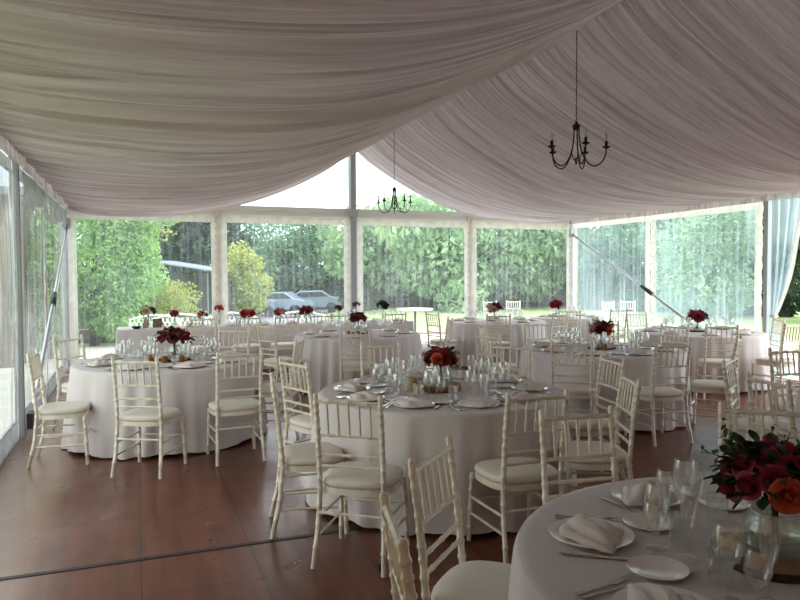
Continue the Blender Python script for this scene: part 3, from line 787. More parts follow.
# round bistro table on the terrace
x, y = D(.38, 17.2); t = empty('bistro_table', (x, y, -.105))
MB().lathe([(.001,.86),(.44,.86),(.45,.85),(.45,.83),(.44,.82),(.001,.82)], 28).build('table_top', 'garden_white', t)
MB().tube([(0,0,.03),(0,0,.83)], .03, 10).build('pole', 'steel_dark', t)
MB().lathe([(.001,.04),(.08,.035),(.24,.01),(.25,0),(.001,0)], 24).build('base', 'steel_dark', t)
tag(t, 'round white garden table on one dark leg beside the lawn', 'table')
# white lattice benches beyond the long table
for k, (px, lb) in enumerate(((150, 'white lattice garden bench beside the stone steps'), (178, 'white lattice garden bench in front of the golden shrub'), (228, 'white lattice garden bench below the second end post'), (300, 'white lattice garden bench in front of the parked cars'))):
    f = 15.2+.4*k; x, y = D((px-400)/690*f, f); t = empty('garden_bench', (x, y, -.10), yaw+(.15 if k % 2 else -.1))
    MB().box(-.6, -.22, .40, .6, .22, .45).build('seat', 'garden_white', t, False)
    mb = MB(); mb.tube([(-.6,.22,.5),(-.6,.25,.72),(-.3,.25,.80),(0,.25,.83),(.3,.25,.80),(.6,.25,.72),(.6,.22,.5)], .02, 6)
    for q in range(-5, 6):
        mb.tube([(q*.11-.08,.23,.47),(q*.11+.08,.25,.74)], .009, 5); mb.tube([(q*.11+.08,.23,.47),(q*.11-.08,.25,.74)], .009, 5)
    mb.build('backrest', 'garden_white', t)
    for sx in (-.55, .55):
        for sy in (-.18, .2): MB().box(sx-.02, sy-.02, 0, sx+.02, sy+.02, .42).build('leg', 'garden_white', t, False)
    tag(t, lb, 'bench', 'white garden benches')

# ------------------------------------------------------------------ tables
def cloth_mb(R, seed, drop=.735, flare=.09, nf=21, n=300):
    rd = random.Random(seed); ph = rd.uniform(0, 6)
    mb = MB(); rows = []
    def wave(a, q):
        s = 0
        b = a*nf+ph+2.2*math.sin(a*2+ph)+1.1*math.sin(a*5+seed); e = math.sin(b)
        m_ = .35+.65*(.5+.5*math.sin(a*3+ph*3))                  # some stretches hang flatter
        s += (math.copysign(abs(e)**.7, e))*.62*m_
        s += math.sin(a*(nf*2-3)+ph*2+math.sin(a*3))*.22*m_
        s += noise.noise(Vector((math.cos(a)*3, math.sin(a)*3, seed+q*.8)))*.6
        return s
    levels = [0, .3, .6, .85, .97, 1.0]
    vs = []; 
    for l in levels:
        for k in range(n): a = 2*PI*k/n; vs.append((R*l*math.cos(a), R*l*math.sin(a), .757-(.0 if l < .99 else .002)))
    dz = [0.02, .06, .15, .25, .36, .48, .60, .68, 1.0]
    for j, d_ in enumerate([.012, .03, .08, .17, .28, .40, .52, .63, .70, drop]):
        q = d_/drop
        for k in range(n):
            a = 2*PI*k/n; wv = wave(a, q)
            corner = .05*max(0, math.cos(2*a+ph*2))**2      # the cloth's own corners kick out
            rr = R+.006+.004*min(1, d_/.03)+q*(flare*.5+corner)+(q**.6)*.046*wv
            rr = max(rr, R+.004)
            z = .757-d_ if j < 9 else max(.012, .757-d_-.012*math.sin(a*7+ph))
            vs.append((rr*math.cos(a), rr*math.sin(a), z))
    m = len(vs)//n; fs = []
    for i in range(m-1):
        if i == 0:
            fs.append(tuple(range(n, 2*n))); continue
        for k in range(n): fs.append((i*n+k, (i+1)*n+k, (i+1)*n+(k+1) % n, i*n+(k+1) % n))
    vs2 = vs[n:]; fs2 = [tuple(i-n for i in f) for f in fs]
    mb.add(vs2, fs2)
    return mb
def table(name_l, key, R=.9, seed=1, cat='table'):
    r, f = TB[key]; x, y = D(r, f); t = empty('round_table', (x, y, 0))
    MB().lathe([(.001,.72),(R-.03,.72),(R-.02,.735),(R-.03,.75),(.001,.75)], 32).build('tabletop', 'table_wood', t)
    for k in range(4):
        a = PI/4+k*PI/2; MB().tube([(.5*math.cos(a), .5*math.sin(a), 0), (.45*math.cos(a), .45*math.sin(a), .72)], .018, 8).build('leg', 'steel_dark', t)
    tag(t, 'round folding table hidden under the cloth of the '+name_l, 'table', 'round tables')
    c = cloth_mb(R, seed).build('tablecloth', 'cloth'); c.location = (x, y, 0); c.rotation_euler = (0, 0, -.4*seed)
    tag(c, 'floor-length pale cloth draped over the '+name_l, 'tablecloth', 'round tablecloths')
    return x, y
TN = dict(near='nearest table at the bottom right', centre='centre table', left='left table beside the cloudy wall', mid='middle row table before the long table',
          right='right table', side='table by the right side wall', far='far table at the end windows', corner='small table in the right far corner', out='table just past the right edge')
TS = dict(near='nearest table', centre='centre table', left='left table', mid='middle row table', right='right table', side='side wall table', far='far end-window table', corner='corner table', out='table past the right edge')
for i, k in enumerate(TB): table(TN[k], k, .72 if k == 'corner' else .89, i+1)
ZT = .7585

# --- tableware meshes (shared)
def plate_mb(R=.135, h=.018):
    mb = MB(); mb.lathe([(.001,.003),(R*.55,.003),(R*.64,.006),(R*.80,h*.7),(R,h),(R+.001,h-.003),(R*.80,h*.7-.004),(R*.62,0),(.001,0)], 32); return mb
def napkin_mb(kind=0):
    mb = MB()
    # softly folded cloth: pointed mound with two layered pleats sweeping to one tip
    def out(a):
        c, s_ = math.cos(a), math.sin(a)
        r = .134/(abs(c)**1.25*.86+abs(s_)**1.25*1.18)**.9
        return r*(1+.07*math.sin(a*3+kind))
    def fn(u, v):
        a = 2*PI*u; r = out(a)*v; x, y_ = r*math.cos(a), r*math.sin(a)*.95
        h = .046*(1-v*v)**.5
        q = y_/.07+.45*math.sin(x*16+kind)
        h *= .80+.20*math.cos(q*5.5)
        h += .012*max(0, 1-abs(q-.35)*3.5)*(1-v**3)+.010*max(0, 1-abs(q+.75)*3.5)*(1-v**3)
        if v > .999: h = .003
        return (x, y_, h+.0)
    mb.grid(fn, 44, 14, closed_u=True)
    return mb
def fork_mb():
    mb = MB(); mb.obox((0,-.035,.004), (.004,0,0), (0,.062,0), (0,0,.0015)); mb.obox((0,-.09,.004), (.007,0,0), (0,.018,0), (0,0,.0018))
    mb.obox((0,.045,.006), (.011,0,0), (0,.020,.002), (0,0,.0012))
    for k in range(4): mb.obox((-.0095+.0063*k,.085,.009), (.0016,0,0), (0,.022,.001), (0,0,.001))
    return mb
def knife_mb():
    mb = MB(); mb.obox((0,-.06,.005), (.0065,0,0), (0,.05,0), (0,0,.003))
    mb.add([(-.008,-.01,.003),(.006,-.01,.003),(.008,.06,.003),(.002,.115,.003),(-.008,.105,.003),(-.008,-.01,.006),(.006,-.01,.005),(.008,.06,.005),(.002,.115,.005),(-.008,.105,.006)],
           [(0,4,3,2,1),(5,6,7,8,9),(0,1,6,5),(1,2,7,6),(2,3,8,7),(3,4,9,8),(4,0,5,9)]); return mb
def goblet_mb(h, rb, rim, stem, foot):
    b = h-stem; pr = [(foot,.0),(foot,.002),(foot*.5,.005),(.005,.012),(.0038,stem*.5),(.0045,stem-.006),(.012,stem+.002),
        (rb*.7,stem+b*.14),(rb,stem+b*.42),(rb*.96,stem+b*.62),((rb+rim)/2,stem+b*.82),(rim,h),(rim-.0012,h),((rb+rim)/2-.0015,stem+b*.82),(rb-.002,stem+b*.45),(rb*.65,stem+b*.17),(.001,stem+.008)]
    mb = MB(); mb.lathe(pr, 18); mb.lathe([(foot,0),(.001,0)], 18); return mb
def tumbler_mb():
    mb = MB(); mb.lathe([(.001,.0),(.030,0),(.033,.01),(.038,.09),(.0365,.09),(.031,.012),(.001,.01)], 18); return mb
def flute_mb():
    mb = MB(); mb.lathe([(.032,0),(.032,.002),(.012,.006),(.0045,.014),(.0035,.08),(.006,.088),(.018,.115),(.026,.155),(.025,.20),(.022,.225),(.021,.225),(.0238,.20),(.0245,.155),(.016,.117),(.001,.095)], 16); return mb
pm = {}
def ware(key, mbf, m, loc, rz, label, cat, name, group=None, kid=None):
    if key not in pm:
        o = mbf().build(name, m); auto(o, 35); pm[key] = o
    else:
        o = pm[key].copy(); col.objects.link(o)
    o.location = loc; o.rotation_euler = (0, 0, rz); tag(o, label, cat, group); return o
CLK = ['twelve', 'one', 'two', 'three', 'four', 'five', 'six', 'seven', 'eight', 'nine', 'ten', 'eleven']
def place(key, th, full=2, R=.9, dist=None):
    """one cover at screen angle th (deg, 0 = right, 90 = away from the camera)"""
    r0, f0 = TB[key]; nm = TS[key]; a = math.radians(th)
    ck = CLK[int(round((90-th)/30)) % 12]+" o'clock"
    def pt(rad, tan):   # rad: distance from centre, tan: to the diner's right
        dr, df = math.cos(a), math.sin(a)           # outward
        # diner looks inward; their right hand is outward rotated +90 deg
        tr, tf = -math.sin(a), math.cos(a)
        x, y = D(r0+dr*rad+tr*tan, f0+df*rad+tf*tan); return x, y
    rz = face(-math.cos(a), -math.sin(a)); rd = random.Random(int(th*7)+hash(key) % 1 + len(key)*31)
    j = lambda s: rd.uniform(-s, s)
    pr = R-.24
    x, y = pt(pr, j(.01)); gp = 'tableware on the '+nm
    ware('plate', plate_mb, 'porcelain', (x, y, ZT), rz, "white dinner plate at %s on the %s" % (ck, nm), 'plate', 'dinner_plate', 'dinner plates on the '+nm)
    kd = rd.randrange(3)
    ware('napkin%d' % kd, lambda: napkin_mb(kd), 'napkin', (x, y, ZT+.0085), rz+j(.5), "folded cream napkin on the plate at %s on the %s" % (ck, nm), 'napkin', 'napkin', 'napkins on the '+nm)
    if full >= 2:
        x, y = pt(pr+.02, -.155+j(.006)); ware('fork', fork_mb, 'silver', (x, y, ZT), rz+j(.06), "inner fork beside the plate at %s on the %s" % (ck, nm), 'fork', 'fork', 'forks on the '+nm)
        x, y = pt(pr+.02, -.185+j(.006)); ware('fork', fork_mb, 'silver', (x, y, ZT), rz+j(.06), "outer fork beside the plate at %s on the %s" % (ck, nm), 'fork', 'fork', 'forks on the '+nm)
        x, y = pt(pr-.02, .158+j(.006)); ware('knife', knife_mb, 'silver', (x, y, ZT), rz+j(.06), "dinner knife beside the plate at %s on the %s" % (ck, nm), 'knife', 'knife', 'knives on the '+nm)
        x, y = pt(pr-.185, -.185+j(.01)); ware('bplate', lambda: plate_mb(.085, .013), 'porcelain', (x, y, ZT), rz, "small bread plate at %s on the %s" % (ck, nm), 'plate', 'bread_plate', 'bread plates on the '+nm)
    if full >= 1:
        x, y = pt(pr-.20, .03+j(.012)); ware('gob', lambda: goblet_mb(.205, .040, .033, .095, .034), 'glass', (x, y, ZT), 0, "large wine glass at %s on the %s" % (ck, nm), 'glass', 'wine_glass', 'wine glasses on the '+nm)
        x, y = pt(pr-.185, .118+j(.012)); ware('gob2', lambda: goblet_mb(.175, .034, .028, .08, .031), 'glass', (x, y, ZT), 0, "small wine glass at %s on the %s" % (ck, nm), 'glass', 'wine_glass', 'wine glasses on the '+nm)
        x, y = pt(pr-.285, .075+j(.012)); ware('flute', flute_mb, 'glass', (x, y, ZT), 0, "champagne flute at %s on the %s" % (ck, nm), 'glass', 'champagne_flute', 'champagne flutes on the '+nm)
        if full >= 2:
            x, y = pt(pr-.275, -.045+j(.012)); ware('tum', tumbler_mb, 'glass', (x, y, ZT), 0, "water tumbler at %s on the %s" % (ck, nm), 'glass', 'water_tumbler', 'water tumblers on the '+nm)
for th in (28, 73, 118, 163, 208, 253, 298, 343): place('near', th, 2)
for k in range(10): place('centre', -108+36*k, 2)
for k in range(8): place('left', -100+45*k, 2)
for k in range(8): place('mid', -90+45*k, 1)
for k in range(8): place('right', -112+45*k, 2)
for k in range(8): place('side', -100+45*k, 1)
for k in range(8): place('far', -95+45*k, 1)
for k in range(8): place('out', 22+45*k, 0)
for k in range(5): place('corner', -100+72*k, 1, R=.72)

# ------------------------------------------------------------------ flowers
def bloom_mb(R, seed, cup=.8, rings=5):
    # a garden rose: tight upright inner petals, outer ones cupped and rolled back at the lip
    rd = random.Random(seed); mb = MB()
    for q in range(rings):
        n = 3+q; k0 = q/(rings-1); base = R*(.10+.10*k0); lip = R*(.30+.66*k0); top = R*(.62-.52*k0)
        for k in range(n):
            a = 2*PI*(k+.5*(q % 2))/n+rd.uniform(-.18, .18); dl = rd.uniform(-.07, .07)*R
            def pf(u, v, a=a, n=n, base=base, lip=lip, top=top, k0=k0, dl=dl):
                w_ = (u-.5)*2*PI/n*1.22*(.55+.62*math.sin(PI*(.12+v*.62)))
                bul = math.sin(PI*v*.5)
                rad = base+(lip-base)*bul+R*.10*k0*max(0, v-.7)*3
                z = -R*.35+(top+R*.35)*v+dl*v-R*.22*k0*max(0, v-.72)*3-R*.10*(2*abs(u-.5))**2*v+.03*R*math.sin(u*11+k)*v
                return (rad*math.cos(a+w_), rad*math.sin(a+w_), z)
            mb.grid(pf, 5, 5)
    mb.lathe([(.001,-R*.42),(R*.25,-R*.36),(R*.20,R*.1),(R*.10,R*.40),(.001,R*.42)], 8)
    return mb
blooms = {}
def bloom(m, R, seed):
    k = (m, seed % 3, round(R, 3))
    if k not in blooms: blooms[k] = bloom_mb(R, seed % 3).build('rose', m); 
    else:
        o = blooms[k].copy(); col.objects.link(o); return o
    return blooms[k]
def leaf_blade(mb, p, d, L_, W, rd):
    d = Vector(d).normalized(); s = d.cross(Vector((rd.gauss(0,.4), rd.gauss(0,.4), 1))).normalized(); nrm = s.cross(d)
    p = Vector(p); rows = [(0, .12), (.3, .9), (.6, 1), (.85, .55), (1, .05)]; vs = []
    for t_, w_ in rows:
        c = p+d*L_*t_-Vector((0,0,1))*L_*.25*t_*t_
        vs += [c-s*W*w_*.5+nrm*W*.12, c-nrm*W*.05, c+s*W*w_*.5+nrm*W*.12]
    fs = []
    for i in range(4):
        for k in range(2): a = i*3+k; fs.append((a, a+1, a+4, a+3))
    mb.add(vs, fs)
def bouquet(loc, R, label, seed, nb=9, colors=('red_petal','burgundy_petal','coral_petal','pink_petal'), zb=.0, stemlen=.16, br=None, flat=.75, leafn=70, front=None, leafR=1.3):
    rd = random.Random(seed); t = empty('flower_bouquet', loc); br = br or R*.33
    pts = []
    for k in range(nb):
        # golden spiral on the upper dome, leaning outward
        z_ = 1-(k+.5)/nb*1.25; a = k*2.4+seed; q = math.sqrt(max(0, 1-z_*z_))
        d = Vector((q*math.cos(a), q*math.sin(a), z_)); pts.append(d)
        o = bloom(colors[(k*7+seed) % len(colors)], br*1.0, k+seed); o.parent = t
        o.location = (d.x*R*.78, d.y*R*.78, zb+d.z*R*.78*flat); o.scale = (1, 1, 1)
        s_ = rd.uniform(.95, 1.4); o.scale = (s_, s_, s_)
        o.rotation_euler = d.to_track_quat('Z', 'Y').to_euler()
    if front:
        for (m_, dx, dy, dz, sc) in front:
            o = bloom(m_, br, 1); o.parent = t; d = Vector((dx, dy, dz)).normalized()
            o.location = (d.x*R*.9, d.y*R*.9, zb+d.z*R*.8); o.scale = (sc, sc, sc); o.rotation_euler = d.to_track_quat('Z', 'Y').to_euler()
    lm = MB()
    for k in range(leafn):
        a = rd.uniform(0, 2*PI); z_ = rd.uniform(-.35, .95); q = math.sqrt(1-z_*z_)
        d = Vector((q*math.cos(a), q*math.sin(a), z_*flat+.1)); st = d*R*rd.uniform(.35, .8)
        leaf_blade(lm, st+Vector((0,0,zb)), d+Vector((rd.gauss(0,.3), rd.gauss(0,.3), rd.gauss(0,.25))), R*rd.uniform(.34, .58)*leafR*.85, R*rd.uniform(.16, .26), rd)
    lm.build('leaves', 'leaf_dark' if seed % 4 else 'leaf_mid', t)
    fm = MB()       # light sprays with berries
    for k in range(9):
        a = rd.uniform(0, 2*PI); d = Vector((math.cos(a)*.8, math.sin(a)*.8, rd.uniform(.1, 1.0))).normalized(); L_ = R*rd.uniform(1.1, 1.5)
        p0 = Vector((0, 0, zb)); p1 = p0+d*L_; fm.tube([p0, p0+d*L_*.8+Vector((0,0,.01)), p1], R*.012, 4)
        for q in range(6):
            c = p0+d*L_*(.75+.05*q)+Vector((rd.gauss(0,1), rd.gauss(0,1), rd.gauss(0,1)))*R*.05
            leaf_blade(fm, c, (rd.gauss(0,1), rd.gauss(0,1), rd.gauss(0,1)), R*.14, R*.07, rd)
    fm.build('sprig', 'leaf_mid', t)
    sm = MB()
    for k in range(10):
        a = k*.628; sm.tube([(math.cos(a)*R*.10, math.sin(a)*R*.10, zb-stemlen), (math.cos(a+2.4)*R*.12, math.sin(a+2.4)*R*.12, zb), (math.cos(a+2.4)*R*.35, math.sin(a+2.4)*R*.35, zb+R*.3)], .0028, 5)
    sm.build('stem', 'stem', t)
    tag(t, label, 'flowers', 'bouquets on the tables'); return t
def centrepiece(key, off, R, seed, label_f, label_v, vase='bowl', slice_=True, **kw):
    r, f = TB[key]; x, y = D(r+off[0], f+off[1]); z = ZT; nm = TS[key]
    if slice_:
        sr = .15 if key != 'near' else .17; sh = .045 if key == 'centre' else .022
        t = empty('wood_slice', (x, y, z)); rd = random.Random(seed)
        vs = []; n = 30
        rad = [sr*(1+.04*math.sin(k*.9+seed)+rd.uniform(-.012, .012)) for k in range(n)]
        mb = MB(); vs = [(rad[k]*math.cos(2*PI*k/n), rad[k]*math.sin(2*PI*k/n), zz) for zz in (0, sh) for k in range(n)]
        mb.add(vs, [(k, (k+1) % n, n+(k+1) % n, n+k) for k in range(n)]+[tuple(range(n-1,-1,-1))]); mb.build('bark', 'bark' if key != 'centre' else 'wood_slice', t)
        mb = MB(); mb.add([(rad[k]*.985*math.cos(2*PI*k/n), rad[k]*.985*math.sin(2*PI*k/n), sh+.001) for k in range(n)], [tuple(range(n))]); mb.build('cut_face', 'wood_slice', t)
        tag(t, 'round wooden log slice under the vase on the '+nm, 'tray', 'log slices'); z += sh+.002
    t = empty('glass_vase', (x, y, z))
    if vase == 'bowl': pr = [(.001,0),(.045,0),(.052,.006),(.072,.05),(.070,.085),(.055,.115),(.058,.125),(.056,.125),(.052,.115),(.067,.085),(.069,.05),(.048,.010),(.001,.008)]; vh = .125
    else: pr = [(.001,0),(.035,0),(.038,.006),(.040,.11),(.044,.14),(.042,.14),(.037,.11),(.034,.010),(.001,.008)]; vh = .14
    if key == 'near': pr = [(a*1.25, b*1.05) for a, b in pr]; vh *= 1.05
    MB().lathe(pr, 24).build('bowl', 'vase_glass', t)
    wm = MB(); wm.lathe([(.001,.012),(pr[3][0]*.82,.012),(pr[3][0]*.93,.06),(.001,.06)], 20); wm.build('water', 'vase_glass', t)
    tag(t, label_v, 'vase', 'glass vases')
    bouquet((x, y, z+vh), R, label_f, seed, zb=R*.45, stemlen=R*.45+vh*.8, **kw)
    return x, y, z
vdir = lambda dr, df: D(dr, df)
fx, fy = D(-.3, -1)
centrepiece('near', (-.13, .02), .175, 5, 'big bouquet of deep red, coral and purple blooms at the bottom right corner', 'wide glass bowl vase under the big bouquet on the nearest table', nb=22,
            colors=('burgundy_petal','leaf_dark','purple_bloom','burgundy_petal','leaf_dark','pink_petal','red_petal'), front=(('coral_petal', fx, fy, .05, 1.45), ('red_petal', D(.9,-.5)[0], D(.9,-.5)[1], .6, 1.3)), leafn=190, br=.034, leafR=.95)
centrepiece('centre', (0.0, 0), .125, 9, 'dark red bouquet with an orange bloom on the centre table', 'glass vase under the orange and red bouquet on the centre table', nb=11,
            colors=('red_petal','burgundy_petal','pink_petal','red_petal'), front=(('coral_petal', fx, fy, .15, 1.1),), leafn=120, br=.042, leafR=1.15)
centrepiece('left', (.06, 0), .17, 13, 'wide deep red bouquet on the left table', 'glass vase under the deep red bouquet on the left table', nb=12, colors=('red_petal','pink_petal','burgundy_petal','red_petal'), br=.05, flat=.6)
centrepiece('mid', (0, 0), .13, 17, 'dark red bouquet on the middle row table', 'glass vase on the middle row table', nb=10, colors=('red_petal','burgundy_petal','red_petal'), br=.05)
centrepiece('right', (0, 0), .14, 21, 'burgundy and blush bouquet on the right table', 'glass vase under the burgundy bouquet on the right table', nb=11, colors=('burgundy_petal','red_petal','blush_petal','burgundy_petal','coral_petal'), br=.048)
centrepiece('side', (-.02, 0), .14, 25, 'dark red bouquet on the side wall table', 'glass vase on the side wall table', nb=10, colors=('burgundy_petal','red_petal','pink_petal'), br=.055, flat=.7)
centrepiece('far', (-.02, 0), .14, 29, 'dark red and pale pink bouquet on the far end-window table', 'glass vase on the far end-window table', vase='tall', nb=9, colors=('red_petal','blush_petal','burgundy_petal'), br=.055)
centrepiece('corner', (-.23, 0), .14, 33, 'bright red bouquet on the corner table', 'glass vase on the corner table', vase='tall', nb=10, colors=('red_petal','pink_petal','coral_petal'), br=.055)
# tealight jars round the centrepieces
def jar(key, dr, df, label, m='amber', s=1.0):
    r, f = TB[key]; x, y = D(r+dr, f+df); t = empty('tealight_jar', (x, y, ZT)); 
    MB().lathe([(.001,0),(.028*s,0),(.031*s,.006),(.031*s,.055*s),(.027*s,.062*s),(.026*s,.062*s),(.029*s,.052*s),(.028*s,.008),(.001,.006)], 16).build('jar_wall', m, t)
    MB().lathe([(.001,.022),(.019,.022),(.019,.007),(.001,.007)], 12).build('tealight', 'porcelain', t)
    tag(t, label, 'candle', 'tealight jars')
jar('left', -.14, -.10, 'amber tealight jar left of the left table bouquet'); jar('left', .02, -.18, 'amber tealight jar in front of the left table bouquet'); jar('left', .17, -.12, 'amber tealight jar right of the left table bouquet')
jar('centre', -.22, -.02, 'straw coloured tealight jar left of the centre table bouquet', 'straw', 1.6); jar('centre', -.17, -.17, 'straw coloured tealight jar at the front left of the log slice', 'straw', 1.3)
jar('near', -.26, .02, 'straw coloured tealight jar left of the big bouquet', 'straw', 1.2); jar('right', -.02, -.19, 'amber tealight jar in front of the right table bouquet'); jar('mid', -.12, -.1, 'amber tealight jar beside the middle row bouquet')

# ------------------------------------------------------------------ the long table along the end windows
LX0, LX1, LY0, LY1 = -.30, 4.75, 11.72, 12.42
t = empty('banquet_table', ((LX0+LX1)/2, (LY0+LY1)/2, 0))
hw, hd = (LX1-LX0)/2-.02, (LY1-LY0)/2-.02
MB().box(-hw, -hd, .72, hw, hd, .75).build('tabletop', 'table_wood', t, False)
for sx in (-1, -.33, .33, 1):
    for sy in (-1, 1): MB().box(sx*(hw-.1)-.02, sy*(hd-.08)-.02, 0, sx*(hw-.1)+.02, sy*(hd-.08)+.02, .72).build('leg', 'steel_dark', t, False)
tag(t, 'long banquet table under a cloth along the end windows', 'table')
mb = MB(); per = []
def rect_pt(s):      # s in 0..1 round the rectangle
    W, Dp = LX1-LX0, LY1-LY0; tot = 2*(W+Dp); q = s*tot
    if q < W: return LX0+q, LY0, 0, -1
    q -= W
    if q < Dp: return LX1, LY0+q, 1, 0
    q -= Dp
    if q < W: return LX1-q, LY1, 0, 1
    q -= W
    return LX0, LY1-q, -1, 0
n = 420; lv = [0, .01, .06, .2, .4, .6, .742]; vs = []
for d_ in lv:
    for k in range(n):
        x, y, nx, ny = rect_pt(k/n); s = k/n*11.5; wv = math.sin(s*19+1.5*math.sin(s*2))*.5+noise.noise(Vector((s*5, d_*2, 3)))*.9
        q = d_/.742; e = (.004 if d_ > 0 else 0)+q*.03+q**.7*.022*wv; e = max(e, 0)
        vs.append((x+nx*e, y+ny*e, .757-d_))
fs = [tuple(range(n))]+[(i*n+k, (i+1)*n+k, (i+1)*n+(k+1) % n, i*n+(k+1) % n) for i in range(len(lv)-1) for k in range(n)]
mb.add(vs, fs); tag(auto(mb.build('tablecloth', 'cloth'), 50), 'long pale cloth hanging over the banquet table at the end windows', 'tablecloth')
def on_long(px, dy):     # point on the long table seen at pixel column px, dy metres behind the front edge
    yt = LY0+dy; u = (px-400)/690; f = yt/(CY-SY*u); return D(u*f, f)
ordn = ['first', 'second', 'third', 'fourth', 'fifth', 'sixth', 'seventh', 'eighth', 'ninth']
for k, px in enumerate((196, 232, 262, 292, 322, 350, 376, 398)):
    x, y = on_long(px, .2); lb = ordn[k]+' from the left'
    ware('plate', plate_mb, 'porcelain', (x, y, ZT), 0, 'white dinner plate on the long table, '+lb, 'plate', 'dinner_plate', 'plates on the long table')
    ware('napkin0', lambda: napkin_mb(0), 'napkin', (x, y, ZT+.0085), rz if False else .2*k, 'folded napkin on the long table, '+lb, 'napkin', 'napkin', 'napkins on the long table')
    x2, y2 = x+.04, y+.20
    ware('gob', None, 'glass', (x2, y2, ZT), 0, 'large wine glass on the long table, '+lb, 'glass', 'wine_glass', 'wine glasses on the long table')
    ware('flute', None, 'glass', (x2+.09, y2-.02, ZT), 0, 'champagne flute on the long table, '+lb, 'glass', 'champagne_flute', 'flutes on the long table')
    ware('gob2', None, 'glass', (x2-.08, y2+.04, ZT), 0, 'small wine glass on the long table, '+lb, 'glass', 'wine_glass', 'wine glasses on the long table')
def small_vase(px, dy, vh, vr, R, seed, lf, lv_, colors, nb=6, m='vase_glass', flat=.7, leafn=20):
    x, y = on_long(px, dy)
    v = MB().lathe([(.001,0),(vr,0),(vr*1.05,.01),(vr*.95,vh*.6),(vr*.7,vh*.85),(vr*.8,vh),(vr*.74,vh),(vr*.62,vh*.85),(vr*.85,vh*.6),(vr*.9,.012),(.001,.01)], 16).build('bud_vase', m)
    v.location = (x, y, ZT); tag(v, lv_, 'vase', 'small vases on the long table')
    bouquet((x, y, ZT+vh), R, lf, seed, nb=nb, colors=colors, zb=R*.5, stemlen=R*.5+vh*.8, br=R*.42, flat=flat, leafn=leafn)
small_vase(148, .35, .20, .035, .12, 41, 'tall green and brown posy at the left end of the long table', 'tall narrow vase at the left end of the long table', ('burgundy_petal','leaf_mid','straw'), 6, leafn=40)
small_vase(174.5, .38, .17, .028, .085, 42, 'small red posy second from the left on the long table', 'slim glass vase second from the left on the long table', ('red_petal','pink_petal'), 6)
small_vase(202, .40, .13, .028, .09, 43, 'loose coral posy third from the left on the long table', 'slim glass vase third from the left on the long table', ('coral_petal','red_petal','leaf_dark'), 5)
small_vase(219, .42, .24, .03, .085, 44, 'tall orange red posy fourth from the left on the long table', 'tall vase fourth from the left on the long table', ('coral_petal','coral_petal','red_petal'), 6)
small_vase(248, .40, .12, .06, .14, 45, 'wide flat red posy at the middle left of the long table', 'wide low vase under the flat red posy', ('red_petal','coral_petal'), 10, flat=.35)
small_vase(280, .40, .14, .035, .105, 46, 'pink and red posy near the middle of the long table', 'glass vase under the pink and red posy', ('pink_petal','red_petal','blush_petal'), 7)
small_vase(306, .40, .14, .04, .13, 47, 'round deep red posy at the middle of the long table', 'glass vase under the round deep red posy', ('red_petal','burgundy_petal'), 9)
small_vase(339, .45, .20, .028, .08, 48, 'small dark red posy left of the middle row bouquet', 'slim vase under the small dark red posy', ('burgundy_petal','red_petal'), 5)
small_vase(356, .50, .26, .028, .075, 49, 'small red posy rising above the middle row bouquet', 'tall slim vase behind the middle row bouquet', ('red_petal','pink_petal'), 5)
small_vase(383, .45, .22, .035, .12, 52, 'airy green and pink posy at the right end of the long table', 'tall vase at the right end of the long table', ('blush_petal','leaf_mid','leaf_dark'), 5, leafn=50)
# frames and dish at its left end
for px, w_, lean, lb in ((144.5, .085, -.35, 'narrow brown picture frame standing on the long table'), (157, .15, .2, 'wide brown picture frame standing right of the narrow one')):
    x, y = on_long(px, .16); t = empty('picture_frame', (x, y, ZT+.004), lean-.25)
    o = MB().obox((0,.02,.075), (w_*.5,0,0), (0,.006,-.002), (0,.018,.072)).build('frame', 'frame_wood', t, False); bevel(o, .003)
    MB().obox((0,.0125,.075), (w_*.42,0,0), (0,.001,-.0003), (0,.015,.06)).build('picture', 'photo_print', t, False)
    MB().obox((0,.055,.05), (.012,0,0), (0,.002,.001), (0,-.02,.045)).build('stand', 'frame_wood', t, False)
    tag(t, lb, 'picture frame')
x, y = on_long(136, .12); o = MB().lathe([(.001,.002),(.04,.002),(.07,.022),(.085,.04),(.082,.04),(.066,.020),(.04,.0),(.001,.0)], 20).build('trinket_dish', 'iron'); o.location = (x, y, ZT)
tag(o, 'small dark dish at the left end of the long table', 'dish')

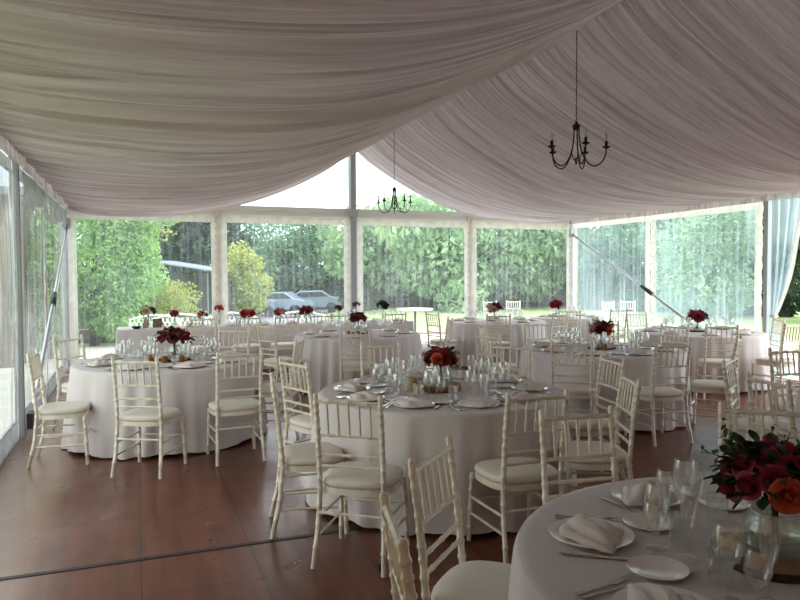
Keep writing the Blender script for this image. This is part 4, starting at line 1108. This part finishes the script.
# ------------------------------------------------------------------ chandeliers
def chandelier(yy, zb, rot, label):
    t = empty('chandelier', (XC, yy, zb), rot)       # origin at body height
    top = 3.99-zb
    cp, cr = [], []
    for i in range(61): cp.append((.004*math.sin(i*2.1), .004*math.cos(i*2.1), .22+(top-.22)*i/60)); cr.append(.0055 if i % 2 else .0035)
    MB().tube(cp, cr, 6).build('chain', 'iron', t)
    MB().lathe([(.001,.25),(.010,.25),(.014,.225),(.034,.215),(.036,.195),(.030,.17),(.014,.165),(.001,.165)], 14).build('hub', 'iron', t)
    MB().lathe([(.001,-.16),(.008,-.15),(.012,-.135),(.006,-.12),(.014,-.10),(.001,-.09)], 10).build('finial', 'iron', t)
    for k in range(5):
        a = 2*PI*k/5; c, s = math.cos(a), math.sin(a)
        pts = []
        for rr, z in ((.024,.18),(.030,.08),(.055,-.05),(.11,-.145),(.17,-.175),(.235,-.14),(.268,-.07),(.272,-.015)): pts.append((rr*c, rr*s, z))
        # smooth the arm
        sm = []
        for i in range(len(pts)-1):
            for q in range(4):
                t_ = q/4; p0 = Vector(pts[max(i-1,0)]); p1 = Vector(pts[i]); p2 = Vector(pts[i+1]); p3 = Vector(pts[min(i+2, len(pts)-1)])
                sm.append(.5*((2*p1)+(-p0+p2)*t_+(2*p0-5*p1+4*p2-p3)*t_**2+(-p0+3*p1-3*p2+p3)*t_**3))
        sm.append(Vector(pts[-1]))
        arm = MB().tube(sm, .0065, 6)
        # inner scroll
        arm.tube([(.055*c,.055*s,-.03),(.035*c,.035*s,-.09),(.012*c,.012*s,-.12)], .004, 5)
        arm = arm.build('arm', 'iron', t)
        cup = MB().lathe([(.001,-.02),(.014,-.02),(.038,-.004),(.040,.0),(.014,.002),(.013,.05),(.001,.05)], 12, (.272*c, .272*s, 0)).build('candle_cup', 'iron', t)
        MB().lathe([(.008,.05),(.013,.065),(.014,.085),(.010,.11),(.001,.135)], 10, (.272*c, .272*s, 0)).build('bulb', 'bulb', cup)
    tag(t, label, 'chandelier', 'chandeliers')
yn = 6.555  # forward distances -> tent y along the ridge
def ridge_y(f): return (f-SY*XC)/CY
chandelier(ridge_y(6.555), 2.80, -.615, 'nearer black wrought iron chandelier with five candle bulbs')
chandelier(ridge_y(11.13), 2.78, -.05, 'farther black wrought iron chandelier, hanging before the end gable')
